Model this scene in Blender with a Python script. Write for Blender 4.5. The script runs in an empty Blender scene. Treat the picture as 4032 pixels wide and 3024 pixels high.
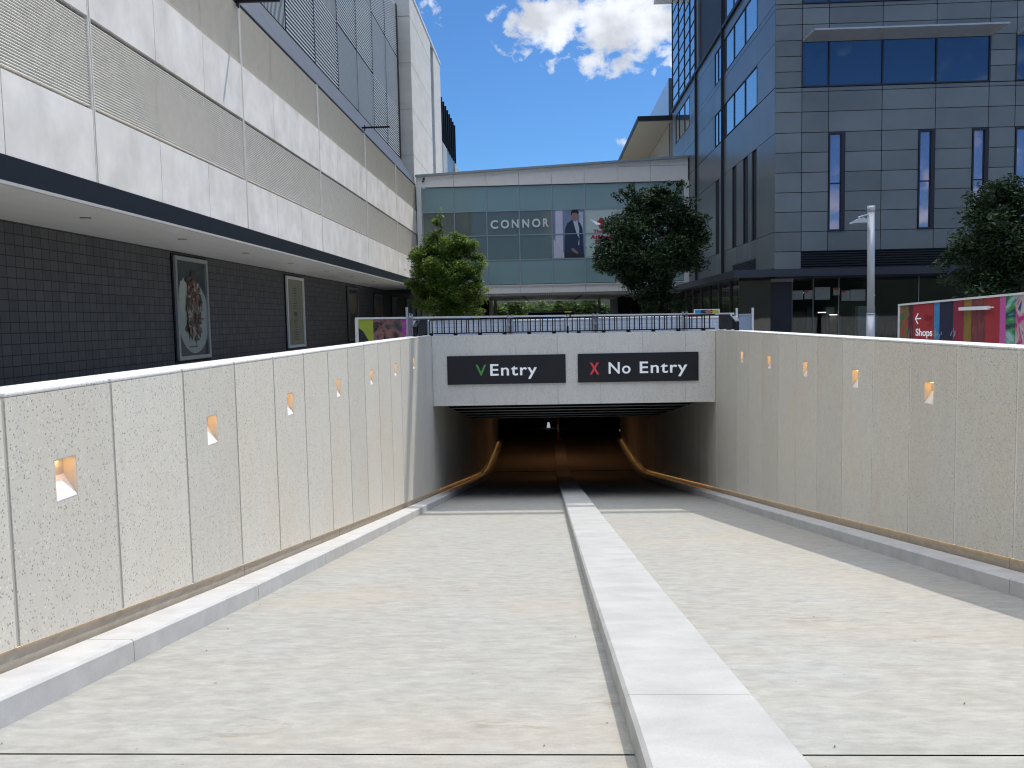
import bpy, math, random
from mathutils import Vector, Matrix
rnd = random.Random(7)
scene = bpy.context.scene
col = scene.collection

# ---------------------------------------------------------------- camera
EYE = Vector((0, 0, 1.57))
YAW, PIT, ROL, FPX = 0.0420, 0.0760, -0.0202, 3300.0
cd = bpy.data.cameras.new("camera"); cam = bpy.data.objects.new("camera", cd); col.objects.link(cam)
Fv = Vector((-math.sin(YAW) * math.cos(PIT), math.cos(YAW) * math.cos(PIT), -math.sin(PIT)))
R0 = Vector((math.cos(YAW), math.sin(YAW), 0)); U0 = R0.cross(Fv)
Rv = math.cos(ROL) * R0 + math.sin(ROL) * U0; Uv = -math.sin(ROL) * R0 + math.cos(ROL) * U0
mw = Matrix((Rv, Uv, -Fv)).transposed().to_4x4(); mw.translation = EYE
cam.matrix_world = mw
cd.sensor_width = 36; cd.lens = FPX / 4032 * 36; cd.clip_start = 0.05; cd.clip_end = 3000
scene.camera = cam

# ---------------------------------------------------------------- sun, sky, exposure
SUNV = Vector((0.40, 0.43, 1.0)).normalized()
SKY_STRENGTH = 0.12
ld = bpy.data.lights.new("sun", 'SUN'); ld.energy = 2.35; ld.angle = math.radians(0.5); ld.color = (1.0, 0.94, 0.85)
sun = bpy.data.objects.new("sun", ld); col.objects.link(sun)
sun.rotation_euler = (-SUNV).to_track_quat('-Z', 'Y').to_euler()
sun.location = (60, 40, 120)
scene.cycles.filter_width = 1.15
scene.view_settings.view_transform = 'Standard'; scene.view_settings.look = 'None'
scene.view_settings.exposure = 0.34; scene.view_settings.gamma = 1.0
w = bpy.data.worlds.new("World"); scene.world = w; w.use_nodes = True
nt = w.node_tree; N = nt.nodes; L = nt.links; N.clear()
def wn(t, **k):
    n = N.new(t)
    for a, b in k.items(): setattr(n, a, b)
    return n
def wmath(op, a, b=None, c=None, clamp=False):
    n = wn('ShaderNodeMath', operation=op, use_clamp=clamp)
    for i, v in enumerate((a, b, c)):
        if v is None: continue
        if isinstance(v, (int, float)): n.inputs[i].default_value = v
        else: L.new(v, n.inputs[i])
    return n.outputs[0]
sky = wn('ShaderNodeTexSky', sky_type='NISHITA'); sky.sun_disc = False
sky.sun_elevation = math.asin(SUNV.z); sky.sun_rotation = math.atan2(SUNV.x, SUNV.y)
sky.air_density = 1.0; sky.dust_density = 0.4; sky.ozone_density = 2.5; sky.altitude = 500
tc = wn('ShaderNodeTexCoord'); sep = wn('ShaderNodeSeparateXYZ'); L.new(tc.outputs['Generated'], sep.inputs[0])
az = wmath('MULTIPLY', wmath('ARCTAN2', sep.outputs[0], sep.outputs[1]), 57.29578)
el = wmath('MULTIPLY', wmath('ARCSINE', sep.outputs[2]), 57.29578)
cmb = wn('ShaderNodeCombineXYZ'); L.new(wmath('MULTIPLY', az, 0.16), cmb.inputs[0]); L.new(wmath('MULTIPLY', el, 0.22), cmb.inputs[1])
nz = wn('ShaderNodeTexNoise'); nz.inputs['Scale'].default_value = 3.6; nz.inputs['Detail'].default_value = 9; nz.inputs['Roughness'].default_value = 0.6; nz.inputs['Distortion'].default_value = 0.25
L.new(cmb.outputs[0], nz.inputs['Vector'])
def blob(a0, e0, sa, se, amp):
    u = wmath('POWER', wmath('DIVIDE', wmath('SUBTRACT', az, a0), sa), 2); v = wmath('POWER', wmath('DIVIDE', wmath('SUBTRACT', el, e0), se), 2)
    return wmath('MULTIPLY', wmath('EXPONENT', wmath('MULTIPLY', wmath('ADD', u, v), -1)), amp)
hi = wn('ShaderNodeMapRange', interpolation_type='SMOOTHSTEP'); L.new(el, hi.inputs[0]); hi.inputs[1].default_value = 32; hi.inputs[2].default_value = 52; hi.inputs[3].default_value = 0; hi.inputs[4].default_value = .52  # overhead cloud out of view, added as white fill for the shade
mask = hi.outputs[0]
for b in ((0.4, 18.9, 3.3, 1.7, .78), (5.8, 18.6, 4.6, 2.3, .84), (3.2, 19.2, 3.0, 1.2, .8), (3.8, 16.4, 2.4, 1.0, .60), (0.6, 16.5, 1.1, .8, .36), (8.4, 16.9, 1.2, 1.4, .5),
          (-3.2, 17.7, .7, .8, .28), (-7.0, 19.7, 1.8, 1.4, .30), (5.6, 11.3, .9, .6, .42), (7.4, 15.7, .3, .4, .3),
          (172, 7, 45, 4, .42), (166, 21, 10, 4, .40), (-150, 30, 18, 8, .38), (-95, 26, 22, 8, .36), (140, 14, 20, 4, .38), (165, 46, 15, 8, .33), (-60, 50, 20, 10, .3), (120, 55, 20, 10, .3)):
    q = blob(*b); mask = q if mask is None else wmath('MAXIMUM', mask, q)
dens = wmath('MULTIPLY', wmath('SUBTRACT', wmath('ADD', wmath('MULTIPLY_ADD', nz.outputs['Fac'], 1.5, -0.25), mask), 0.80), 2.6, clamp=True)
dens = wmath('SMOOTHSTEP' if False else 'MULTIPLY', dens, wmath('SUBTRACT', 2.0, dens), clamp=True)
nz2 = wn('ShaderNodeTexNoise'); nz2.inputs['Scale'].default_value = 2.0; nz2.inputs['Detail'].default_value = 4; L.new(cmb.outputs[0], nz2.inputs['Vector'])
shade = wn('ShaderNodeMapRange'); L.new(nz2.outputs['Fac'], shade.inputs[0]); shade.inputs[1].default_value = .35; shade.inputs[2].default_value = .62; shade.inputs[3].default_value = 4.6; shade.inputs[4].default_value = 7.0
ccol = wn('ShaderNodeVectorMath', operation='SCALE'); ccol.inputs[0].default_value = (0.93, 0.97, 1.06); L.new(wmath('MULTIPLY', shade.outputs[0], wmath('ADD', 1.0, wmath('MULTIPLY', hi.outputs[0], 4.8))), ccol.inputs['Scale'])  # overhead cloud boosted to strengthen that added fill
tint = wn('ShaderNodeMix', data_type='RGBA', blend_type='MULTIPLY'); tint.inputs[0].default_value = 1.0
L.new(sky.outputs[0], tint.inputs[6]); tint.inputs[7].default_value = (0.365, 0.615, 0.86, 1)
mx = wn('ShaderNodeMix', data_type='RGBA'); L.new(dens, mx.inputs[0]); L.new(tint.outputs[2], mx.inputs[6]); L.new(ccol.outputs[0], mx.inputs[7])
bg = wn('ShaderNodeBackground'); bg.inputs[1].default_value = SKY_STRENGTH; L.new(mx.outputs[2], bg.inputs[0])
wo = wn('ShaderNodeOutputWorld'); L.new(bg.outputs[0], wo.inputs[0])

# ---------------------------------------------------------------- materials
class NT:
    def __init__(s, name):
        s.m = bpy.data.materials.new(name); s.m.use_nodes = True; s.t = s.m.node_tree
        s.b = s.t.nodes['Principled BSDF']; s.o = s.t.nodes['Material Output']
        g = s.t.nodes.new('ShaderNodeNewGeometry'); s.pos = g.outputs['Position']
    def n(s, t, ins=None, **k):
        n = s.t.nodes.new(t)
        for a, b in k.items(): setattr(n, a, b)
        for a, b in (ins or {}).items(): s.set(n.inputs[a], b)
        return n
    def set(s, inp, v):
        if isinstance(v, bpy.types.NodeSocket): s.t.links.new(v, inp)
        else: inp.default_value = v
    def math(s, op, a, b=0.0, clamp=False):
        n = s.n('ShaderNodeMath', operation=op, use_clamp=clamp); s.set(n.inputs[0], a); s.set(n.inputs[1], b); return n.outputs[0]
    def scale(s, v): return s.n('ShaderNodeVectorMath', {0: s.pos, 1: v}, operation='MULTIPLY').outputs[0]
    def noise(s, v, detail=4, rough=.55, dist=0.0):
        return s.n('ShaderNodeTexNoise', {'Vector': s.scale(v), 'Scale': 1.0, 'Detail': detail, 'Roughness': rough, 'Distortion': dist}).outputs['Fac']
    def rng(s, f, a, b, c, d): return s.n('ShaderNodeMapRange', {0: f, 1: a, 2: b, 3: c, 4: d}).outputs[0]
    def mix(s, f, a, b, mode='MIX'):
        n = s.n('ShaderNodeMix', data_type='RGBA', blend_type=mode); s.set(n.inputs[0], f); s.set(n.inputs[6], a); s.set(n.inputs[7], b); return n.outputs[2]
    def bump(s, h, strength, dist=.01): s.set(s.b.inputs['Normal'], s.n('ShaderNodeBump', {'Height': h, 'Strength': strength, 'Distance': dist}).outputs[0])
def C4(c): return (c[0], c[1], c[2], 1)
def plain(name, c, rough=.6, metal=0.0, spec=.5, var=.12, scale=3.0, emit=None):
    k = NT(name); f = k.noise((scale,) * 3, 5)
    k.set(k.b.inputs['Base Color'], k.mix(f, C4([x * (1 - var) for x in c]), C4([x * (1 + var) for x in c])))
    k.b.inputs['Roughness'].default_value = rough; k.b.inputs['Metallic'].default_value = metal; k.b.inputs['Specular IOR Level'].default_value = spec
    if emit: k.b.inputs['Emission Color'].default_value = C4(emit[:3]); k.b.inputs['Emission Strength'].default_value = emit[3]
    return k.m
def lamp_mat(name, c, s):
    k = NT(name); k.b.inputs['Base Color'].default_value = (.8, .8, .8, 1)
    k.b.inputs['Emission Color'].default_value = C4(c); k.b.inputs['Emission Strength'].default_value = s
    return k.m
def terrazzo(name, base, warm):
    k = NT(name)
    v1 = k.n('ShaderNodeTexVoronoi', {'Vector': k.scale((54, 54, 54)), 'Scale': 1.0, 'Randomness': 1.0})
    v2 = k.n('ShaderNodeTexVoronoi', {'Vector': k.scale((70, 70, 70)), 'Scale': 1.0, 'Randomness': 1.0})
    s1 = k.n('ShaderNodeSeparateColor', {0: v1.outputs['Color']}); s2 = k.n('ShaderNodeSeparateColor', {0: v2.outputs['Color']})
    dark = k.math('MULTIPLY', k.math('GREATER_THAN', s1.outputs[0], .80), k.math('LESS_THAN', v1.outputs['Distance'], .42))
    dk2 = k.math('MULTIPLY', k.math('GREATER_THAN', s2.outputs[0], .72), k.math('LESS_THAN', v2.outputs['Distance'], .45))
    lite = k.math('MULTIPLY', k.math('LESS_THAN', s1.outputs[1], .12), k.math('LESS_THAN', v1.outputs['Distance'], .45))
    c = k.mix(k.rng(k.noise((.7, .7, .5), 4), .42, .68, 0, 1), C4(base), C4(warm))
    c = k.mix(k.rng(k.noise((9, 9, 2.5), 5), .3, .7, 0, .35), c, C4([x * .82 for x in base]))
    c = k.mix(k.math('MULTIPLY', lite, .5), c, (.84, .83, .80, 1))
    c = k.mix(k.math('MULTIPLY', dk2, .42), c, (.28, .27, .25, 1))
    c = k.mix(k.math('MULTIPLY', dark, k.rng(s1.outputs[2], 0, 1, .2, .8)), c, (.20, .19, .175, 1))
    tf = k.rng(k.n('ShaderNodeAttribute', attribute_name='tint').outputs['Fac'], 0, 1, .94, 1.04); c = k.mix(1.0, c, k.n('ShaderNodeCombineColor', {0: tf, 1: tf, 2: tf}).outputs[0], 'MULTIPLY')
    k.set(k.b.inputs['Base Color'], c); k.b.inputs['Roughness'].default_value = .62
    k.bump(k.noise((90, 90, 90), 3), .12, .003)
    return k.m
def concrete(name, base, warm, sv, rough=.8, amp=.16, pits=True, bump=.25, cool=None, dist=.3, stain=False):
    k = NT(name)
    big = k.rng(k.noise((.45, .45, .45), 4, .6), .4, .68, 0, 1)
    c = k.mix(big, C4(base), C4(warm))
    if cool: c = k.mix(k.rng(k.noise((.9, .5, .9), 3), .55, .7, 0, .7), c, C4(cool))
    st = k.noise(sv, 5, .55, dist)
    f = k.rng(st, .3, .72, 1 - amp, 1 + amp * .7)
    g = k.n('ShaderNodeCombineColor', {0: f, 1: f, 2: f}).outputs[0]
    c = k.mix(1.0, c, g, 'MULTIPLY')
    if stain:
        s3 = k.noise((9, 19, 4), 4, .5, .6); f3 = k.rng(s3, .35, .65, .93, 1.05); c = k.mix(1.0, c, k.n('ShaderNodeCombineColor', {0: f3, 1: f3, 2: f3}).outputs[0], 'MULTIPLY')
        st = k.math('ADD', st, k.math('MULTIPLY', s3, .5))
        mk = k.math('MULTIPLY', k.rng(k.noise((.9, 1.6, 1), 3, .5, .6), .62, .70, 0, 1), k.rng(k.noise((6, 15, 3), 5, .65), .5, .58, 0, 1)); c = k.mix(k.math('MULTIPLY', mk, .55), c, (.22, .18, .13, 1))
        m2 = k.rng(k.noise((.35, .5, .5), 3, .5, .4), .5, .66, 0, 1); c = k.mix(k.math('MULTIPLY', m2, .28), c, (.42, .36, .28, 1))
    fine = k.noise((70, 70, 70), 3)
    f2 = k.rng(fine, .25, .75, .95, 1.05); g2 = k.n('ShaderNodeCombineColor', {0: f2, 1: f2, 2: f2}).outputs[0]
    c = k.mix(1.0, c, g2, 'MULTIPLY')
    if pits:
        v = k.n('ShaderNodeTexVoronoi', {'Vector': k.scale((6, 6, 6)), 'Scale': 1.0, 'Randomness': 1.0})
        sc = k.n('ShaderNodeSeparateColor', {0: v.outputs['Color']})
        pit = k.math('MULTIPLY', k.math('GREATER_THAN', sc.outputs[0], .7), k.math('LESS_THAN', v.outputs['Distance'], k.rng(sc.outputs[1], 0, 1, .015, .05)))
        c = k.mix(k.math('MULTIPLY', pit, .65), c, (.12, .11, .1, 1))
    k.set(k.b.inputs['Base Color'], c); k.b.inputs['Roughness'].default_value = rough; k.b.inputs['Specular IOR Level'].default_value = .3
    k.bump(k.math('ADD', st, k.math('MULTIPLY', fine, .25)), bump, .012)
    return k.m
def glass(name, base, refl, rough=.03, rcol=(1, 1, 1)):
    k = NT(name); k.b.inputs['Base Color'].default_value = C4(base); k.b.inputs['Roughness'].default_value = .25; k.b.inputs['Specular IOR Level'].default_value = .15
    g = k.n('ShaderNodeBsdfGlossy', {'Color': C4(rcol), 'Roughness': rough})
    wob = k.noise((.8, .8, .8), 2); k.set(g.inputs['Normal'], k.n('ShaderNodeBump', {'Height': wob, 'Strength': .08, 'Distance': .03}).outputs[0])
    lw = k.n('ShaderNodeLayerWeight', {'Blend': .25}); f = k.math('ADD', k.math('MULTIPLY', lw.outputs['Fresnel'], .75), refl, clamp=True)
    m = k.n('ShaderNodeMixShader', {0: f, 1: k.b.outputs[0], 2: g.outputs[0]}); k.t.links.new(m.outputs[0], k.o.inputs[0])
    return k.m
def cladding(name, base, rough=.35, metal=.25):
    k = NT(name); at = k.n('ShaderNodeAttribute', attribute_name='tint')
    f = k.rng(at.outputs['Fac'], 0, 1, .86, 1.12); nf = k.rng(k.noise((.5, .5, .5), 4), .35, .65, .9, 1.08); f = k.math('MULTIPLY', f, nf)
    g = k.n('ShaderNodeCombineColor', {0: f, 1: f, 2: f}).outputs[0]
    k.set(k.b.inputs['Base Color'], k.mix(1.0, C4(base), g, 'MULTIPLY')); k.b.inputs['Roughness'].default_value = rough; k.b.inputs['Metallic'].default_value = metal
    k.bump(k.noise((1.2, 1.2, 1.2), 2), .05, .02)
    return k.m
def tiles(name):
    k = NT(name); sp = k.n('ShaderNodeSeparateXYZ', {0: k.pos}); v = k.n('ShaderNodeCombineXYZ', {0: sp.outputs[1], 1: sp.outputs[2]}).outputs[0]
    b = k.n('ShaderNodeTexBrick', {'Vector': v, 'Color1': (.085, .085, .086, 1), 'Color2': (.052, .052, .055, 1), 'Mortar': (.004, .004, .006, 1), 'Scale': 1.0, 'Mortar Size': .011, 'Mortar Smooth': .1, 'Bias': 0.0, 'Brick Width': .335, 'Row Height': .25}, offset=0.0, offset_frequency=1, squash=1.0)
    c = k.mix(k.rng(k.noise((3, 3, 1.2), 5), .3, .7, 0, .5), b.outputs['Color'], (.085, .088, .095, 1))
    c = k.mix(b.outputs['Fac'], c, (.004, .004, .006, 1))
    k.set(k.b.inputs['Base Color'], c); k.b.inputs['Roughness'].default_value = .55; k.bump(k.math('SUBTRACT', 1.0, b.outputs['Fac']), .5, .008)
    return k.m
def leafmat(name, a, b, trans=.3):
    k = NT(name); at = k.n('ShaderNodeAttribute', attribute_name='tint')
    c = k.mix(at.outputs['Fac'], C4(a), C4(b)); k.set(k.b.inputs['Base Color'], c); k.b.inputs['Roughness'].default_value = .5
    tr = k.n('ShaderNodeBsdfTranslucent', {'Color': c}); m = k.n('ShaderNodeMixShader', {0: trans, 1: k.b.outputs[0], 2: tr.outputs[0]}); k.t.links.new(m.outputs[0], k.o.inputs[0])
    return k.m
def paintswirl(name, cols, sc=(1.2, 1.2, 1.2), dist=3.0, seed=0.0, rough=.45):
    k = NT(name); p = k.n('ShaderNodeVectorMath', {0: k.scale(sc), 1: (seed, seed * 1.7, seed * .6)}, operation='ADD').outputs[0]
    f = k.n('ShaderNodeTexNoise', {'Vector': p, 'Scale': 1.0, 'Detail': 3, 'Roughness': .5, 'Distortion': dist}).outputs['Fac']
    r = k.n('ShaderNodeValToRGB', {0: k.rng(f, .25, .75, 0, 1)}); e = r.color_ramp.elements; r.color_ramp.interpolation = 'EASE'
    while len(e) < len(cols): e.new(.5)
    for i, c in enumerate(cols): e[i].position = i / (len(cols) - 1); e[i].color = C4(c)
    k.set(k.b.inputs['Base Color'], r.outputs[0]); k.b.inputs['Roughness'].default_value = rough
    return k.m

TERR = terrazzo('terrazzo concrete', (.68, .65, .57), (.68, .62, .51))
TERRH = terrazzo('terrazzo beam', (.76, .74, .68), (.75, .72, .65))
COPE = terrazzo('terrazzo coping', (.72, .71, .69), (.72, .70, .67))
PLINTH = concrete('plinth concrete', (.46, .42, .35), (.44, .39, .31), (6, 6, 20))
FLOOR = concrete('ramp concrete', (.352, .348, .318), (.357, .344, .305), (4.6, 8.5, 2.0), amp=.14, bump=.6, stain=True, dist=.5, cool=(.36, .37, .355))
KERB = concrete('kerb concrete', (.50, .50, .495), (.52, .515, .495), (4, 4, 4), amp=.12, bump=.12)
MEDIAN = concrete('median concrete', (.415, .415, .402), (.435, .433, .415), (2.2, 3.4, 2), amp=.13, bump=.15, cool=(.425, .46, .45))
GROUND = concrete('pavement concrete', (.34, .33, .31), (.36, .34, .31), (2, 2, 2))
FACON = concrete('precast concrete', (.82, .79, .74), (.75, .72, .665), (1.3, 1.3, 1.0), amp=.14, pits=False, bump=.05, cool=(.86, .84, .80))
TOWCON = concrete('tower concrete', (.66, .635, .59), (.62, .60, .56), (.5, .5, 1.5), amp=.08, pits=False, bump=.05)
DARKGAP = plain('dark joint', (.015, .015, .018), .9)
SEALP = plain('pale joint sealant', (.74, .72, .66), .8)
SEALANT = plain('grey joint sealant', (.44, .41, .36), .8)
LOUV = plain('pale louvre metal', (.80, .77, .70), .5, .1)
LOUVB = plain('white louvre blade', (.66, .70, .70), .45, .1)
LOUVD = plain('louvre backing', (.03, .034, .04), .6)
BANDM = plain('grey metal flashing', (.10, .11, .125), .5, .2, var=.2, scale=.8)
FASC = plain('navy fascia metal', (.008, .012, .019), .5, .1)
STRIPM = plain('light edge strip', (.55, .55, .52), .4, .2)
SOFF = plain('white soffit panel', (.86, .88, .87), .3, .0, var=.04, scale=.6)
TILE = tiles('charcoal wall tile')
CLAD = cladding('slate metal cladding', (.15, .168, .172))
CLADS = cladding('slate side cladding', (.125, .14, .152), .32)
GAP = plain('cladding gap', (.006, .01, .02), .6)
WINS = glass('side window glass', (.07, .12, .17), .42, rcol=(.92, .97, 1))
WINF = glass('front window glass', (.018, .04, .09), .10, rcol=(.55, .75, 1))
WINSL = glass('slit window glass', (.06, .06, .10), .30, rcol=(.8, .78, 1))
def clearglass(name, refl):
    k = NT(name); t = k.n('ShaderNodeBsdfTransparent', {'Color': (.8, .86, .84, 1)}); g = k.n('ShaderNodeBsdfGlossy', {'Roughness': .02}); lw = k.n('ShaderNodeLayerWeight', {'Blend': .25})
    m = k.n('ShaderNodeMixShader', {0: k.math('ADD', k.math('MULTIPLY', lw.outputs['Fresnel'], .7), refl, clamp=True), 1: t.outputs[0], 2: g.outputs[0]}); k.t.links.new(m.outputs[0], k.o.inputs[0]); return k.m
CLEARG = clearglass('clear shop glass', .03)
SHOPG = glass('shop glass', (.006, .007, .009), .0, rcol=(.55, .6, .65))
BRG1 = glass('teal spandrel glass', (.22, .335, .345), .02, .08)
BRG2 = glass('grey vision glass', (.12, .145, .13), .05, .03, (.7, .75, .72))
BRG3 = glass('frosted window film', (.46, .56, .52), .04, .1)
BRMET = plain('pale composite panel', (.80, .78, .74), .45, 0.0, var=.06)
MULL = plain('aluminium mullion', (.34, .37, .38), .35, .5)
LINER = plain('niche liner lamp tint', (.60, .54, .45), .5, var=.05)  # white liner toned tan: warm lamp glow and shade put into the colour
WHITE = plain('white paint', (.80, .80, .80), .4, var=.03)
OFFW = plain('off white frame', (.70, .71, .69), .45, var=.05)
BLACK = plain('black powder coat', (.007, .007, .010), .5, 0.0, .2)
SIGNB = plain('dark sign panel', (.020, .020, .024), .5, 0.0, .3, var=.25, scale=1.2)
GALV = plain('galvanised steel', (.42, .44, .45), .4, .6)
LAMPG = plain('grey lamp post paint', (.46, .48, .50), .35, .3)
LETW = plain('self lit white letters', (.84, .86, .88), .4, var=.02, emit=(.9, .95, 1.0, .13))  # slight glow added so the shaded letters read brighter
LETC = plain('pale shop lettering', (.70, .76, .74), .4, var=.02)
GREEN = plain('green lettering', (.07, .33, .06), .4, var=.02); REDL = plain('red lettering', (.78, .06, .07), .4, var=.02)
RED = plain('red sign paint', (.42, .015, .03), .4); BEIGE = plain('beige soffit lining', (.50, .44, .34), .6, var=.05)
PALE = plain('pale screen metal', (.50, .56, .62), .3, .3, var=.04)
GREYB = plain('grey building metal', (.16, .18, .19), .35, .4)
BARK = plain('bark', (.07, .06, .05), .9, var=.4, scale=8)
LED = lamp_mat('warm strip lamp', (1.0, .62, .26), 1.3); LEDT = lamp_mat('tunnel strip lamp', (1.0, .54, .18), 2.6)
NICHEL = lamp_mat('warm niche lamp', (1.0, .55, .17), 20)
FARL2 = lamp_mat('shop lamp', (.95, 1, .95), 2.5)
FARL = lamp_mat('cool white lamp', (.8, .9, 1.0), .35)
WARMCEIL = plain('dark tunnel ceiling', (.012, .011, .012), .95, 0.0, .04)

# ---------------------------------------------------------------- mesh helpers
def tag(o, label=None, cat=None, group=None, kind=None):
    if label: o['label'] = label
    if cat: o['category'] = cat
    if group: o['group'] = group
    if kind: o['kind'] = kind
    return o
def empty(name, loc, label, cat, group=None):
    o = bpy.data.objects.new(name, None); o.location = loc; o.empty_display_size = .2; col.objects.link(o)
    return tag(o, label, cat, group)
def wloc(o):
    v = Vector((0, 0, 0))
    while o is not None: v += Vector(o.location); o = o.parent
    return v
class MB:
    def __init__(s): s.v = []; s.f = []; s.mi = []; s.t = []
    def add(s, vs, fs, mi=0, tint=None):
        n = len(s.v); s.v += [tuple(p) for p in vs]
        if tint is None: tint = rnd.random()
        for f in fs: s.f.append([n + i for i in f]); s.mi.append(mi); s.t.append(tint)
        return s
    def hexa(s, p, mi=0):   # p: bottom 4 (ccw from above), top 4
        return s.add(p, [(3, 2, 1, 0), (4, 5, 6, 7), (0, 1, 5, 4), (1, 2, 6, 5), (2, 3, 7, 6), (3, 0, 4, 7)], mi)
    def box(s, x0, x1, y0, y1, z0, z1, mi=0):
        x0, x1 = sorted((x0, x1)); y0, y1 = sorted((y0, y1)); z0, z1 = sorted((z0, z1))
        return s.hexa([(x0, y0, z0), (x1, y0, z0), (x1, y1, z0), (x0, y1, z0), (x0, y0, z1), (x1, y0, z1), (x1, y1, z1), (x0, y1, z1)], mi)
    def bev(s, x0, x1, y0, y1, z0, z1, r, mi=0):
        import bmesh
        bm = bmesh.new(); bmesh.ops.create_cube(bm, size=1)
        for v in bm.verts: v.co = ((x0 + x1) / 2 + v.co.x * (x1 - x0), (y0 + y1) / 2 + v.co.y * (y1 - y0), (z0 + z1) / 2 + v.co.z * (z1 - z0))
        bmesh.ops.bevel(bm, geom=bm.edges[:], offset=r, segments=2, affect='EDGES', profile=.6)
        bm.verts.index_update(); s.add([v.co[:] for v in bm.verts], [[v.index for v in f.verts] for f in bm.faces], mi); bm.free(); return s
    def tube(s, a, b, r, n=10, r2=None, mi=0):
        a = Vector(a); b = Vector(b); d = (b - a).normalized(); u = d.orthogonal().normalized(); w_ = d.cross(u); r2 = r if r2 is None else r2; vs = []
        for p, q in ((a, r), (b, r2)):
            for i in range(n): t = 2 * math.pi * i / n; vs.append(p + q * (math.cos(t) * u + math.sin(t) * w_))
        fs = [(i, (i + 1) % n, n + (i + 1) % n, n + i) for i in range(n)] + [tuple(range(n - 1, -1, -1)), tuple(range(n, 2 * n))]
        return s.add(vs, fs, mi)
    def lathe(s, c, prof, n=14, mi=0):
        vs = []; m = len(prof)
        for r, z in prof:
            for i in range(n): t = 2 * math.pi * i / n; vs.append((c[0] + r * math.cos(t), c[1] + r * math.sin(t), c[2] + z))
        fs = [(j * n + i, j * n + (i + 1) % n, (j + 1) * n + (i + 1) % n, (j + 1) * n + i) for j in range(m - 1) for i in range(n)]
        return s.add(vs, fs + [tuple(range(n - 1, -1, -1)), tuple(range((m - 1) * n, m * n))], mi)
    def prism(s, pts, off, mi=0):  # polygon extruded by vector off
        off = Vector(off); n = len(pts); vs = [Vector(p) for p in pts] + [Vector(p) + off for p in pts]
        return s.add(vs, [tuple(range(n)), tuple(range(2 * n - 1, n - 1, -1))] + [(i, n + i, n + (i + 1) % n, (i + 1) % n) for i in range(n)], mi)
    def quad(s, *p, mi=0): return s.add(p, [tuple(range(len(p)))], mi)
    def build(s, name, mats, parent=None, smooth=False, label=None, cat=None, group=None, kind=None):
        if not isinstance(mats, (list, tuple)): mats = [mats]
        me = bpy.data.meshes.new(name); o_ = wloc(parent) if parent else Vector((0, 0, 0))
        me.from_pydata([tuple(Vector(p) - o_) for p in s.v], [], s.f)
        for m in mats: me.materials.append(m)
        me.polygons.foreach_set('material_index', s.mi)
        at = me.attributes.new('tint', 'FLOAT', 'FACE'); at.data.foreach_set('value', s.t)
        if smooth: me.polygons.foreach_set('use_smooth', [True] * len(s.f))
        me.update(); me.validate()
        o = bpy.data.objects.new(name, me); col.objects.link(o)
        if parent: o.parent = parent
        return tag(o, label, cat, group, kind)
def text_mb(txt, bold=.02, ext=.01, spacing=1.0):
    c = bpy.data.curves.new('t', 'FONT'); c.body = txt; c.size = 1; c.offset = bold; c.extrude = ext; c.resolution_u = 4; c.space_character = spacing
    o = bpy.data.objects.new('t', c); col.objects.link(o); bpy.context.view_layer.update()
    me = bpy.data.meshes.new_from_object(o.evaluated_get(bpy.context.evaluated_depsgraph_get()))
    vs = [tuple(v.co) for v in me.vertices]; fs = [tuple(p.vertices) for p in me.polygons]
    bpy.data.objects.remove(o); bpy.data.meshes.remove(me); bpy.data.curves.remove(c)
    return vs, fs
def put_text(mb, txt, org, ux, uz, nrm, x0, x1, z0, capz, bold=.02, depth=.02, mi=0, spacing=1.0, caps=None):
    """text fitted between x0..x1 along ux with baseline z0 and cap top capz"""
    vs, fs = text_mb(txt, bold, .5, spacing); xs = [v[0] for v in vs]; ys = [v[1] for v in vs]
    a, b = min(xs), max(xs); sx = (x1 - x0) / (b - a); cap = 0.71 if caps is None else caps; sz = (capz - z0) / cap
    ux, uz, nrm, org = Vector(ux), Vector(uz), Vector(nrm), Vector(org)
    mb.add([org + ux * (x0 + (v[0] - a) * sx) + uz * (z0 + v[1] * sz) + nrm * (v[2] * depth) for v in vs], fs, mi)
def interp(x, xs, ys):
    if x <= xs[0]: return ys[0]
    for i in range(len(xs) - 1):
        if x <= xs[i + 1]: return ys[i] + (ys[i + 1] - ys[i]) * (x - xs[i]) / (xs[i + 1] - xs[i])
    return ys[-1]

# ---------------------------------------------------------------- ground, ramp, tunnel
XL, XR = -3.21, 4.66                     # faces of the two ramp walls
YH0, YH1 = 23.36, 23.62                   # portal beam
PY = [-60, .3, .9, 3.5, 7.76, 16.5, 26, 38, 40.5, 42.3, 44.5, 60]
PZ = [0, 0, -.03, -.40, -1.09, -2.44, -3.88, -5.70, -6.02, -6.15, -6.24, -6.28]
def fz(y): return interp(y, PY, PZ)
YS = [-40, -20, -8] + [-4 + .5 * i for i in range(0, 129)]
TRX0, TRX1 = -3.55, 5.0
g = MB(); far = 900
g.quad((-far, -far, 0), (far, -far, 0), (far, -4, 0), (-far, -4, 0))
g.quad((-far, -4, 0), (TRX0, -4, 0), (TRX0, far, 0), (-far, far, 0))
g.quad((TRX1, -4, 0), (far, -4, 0), (far, far, 0), (TRX1, far, 0))
g.quad((TRX0, YH1, 0), (TRX1, YH1, 0), (TRX1, far, 0), (TRX0, far, 0))
g.build('ground', GROUND, kind='structure')
r = MB()
ys = [-4, .3, .9] + [1.5 + .5 * i for i in range(119)]
JY = 3.74
yy = sorted(set(ys + [JY - .009, JY + .009]))
for a, b in zip(yy, yy[1:]):
    if abs(a - (JY - .009)) < 1e-6: continue
    r.quad((TRX0, a, fz(a) - (.0 if a > -4 else 0)), (TRX1, a, fz(a)), (TRX1, b, fz(b)), (TRX0, b, fz(b)))
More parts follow.
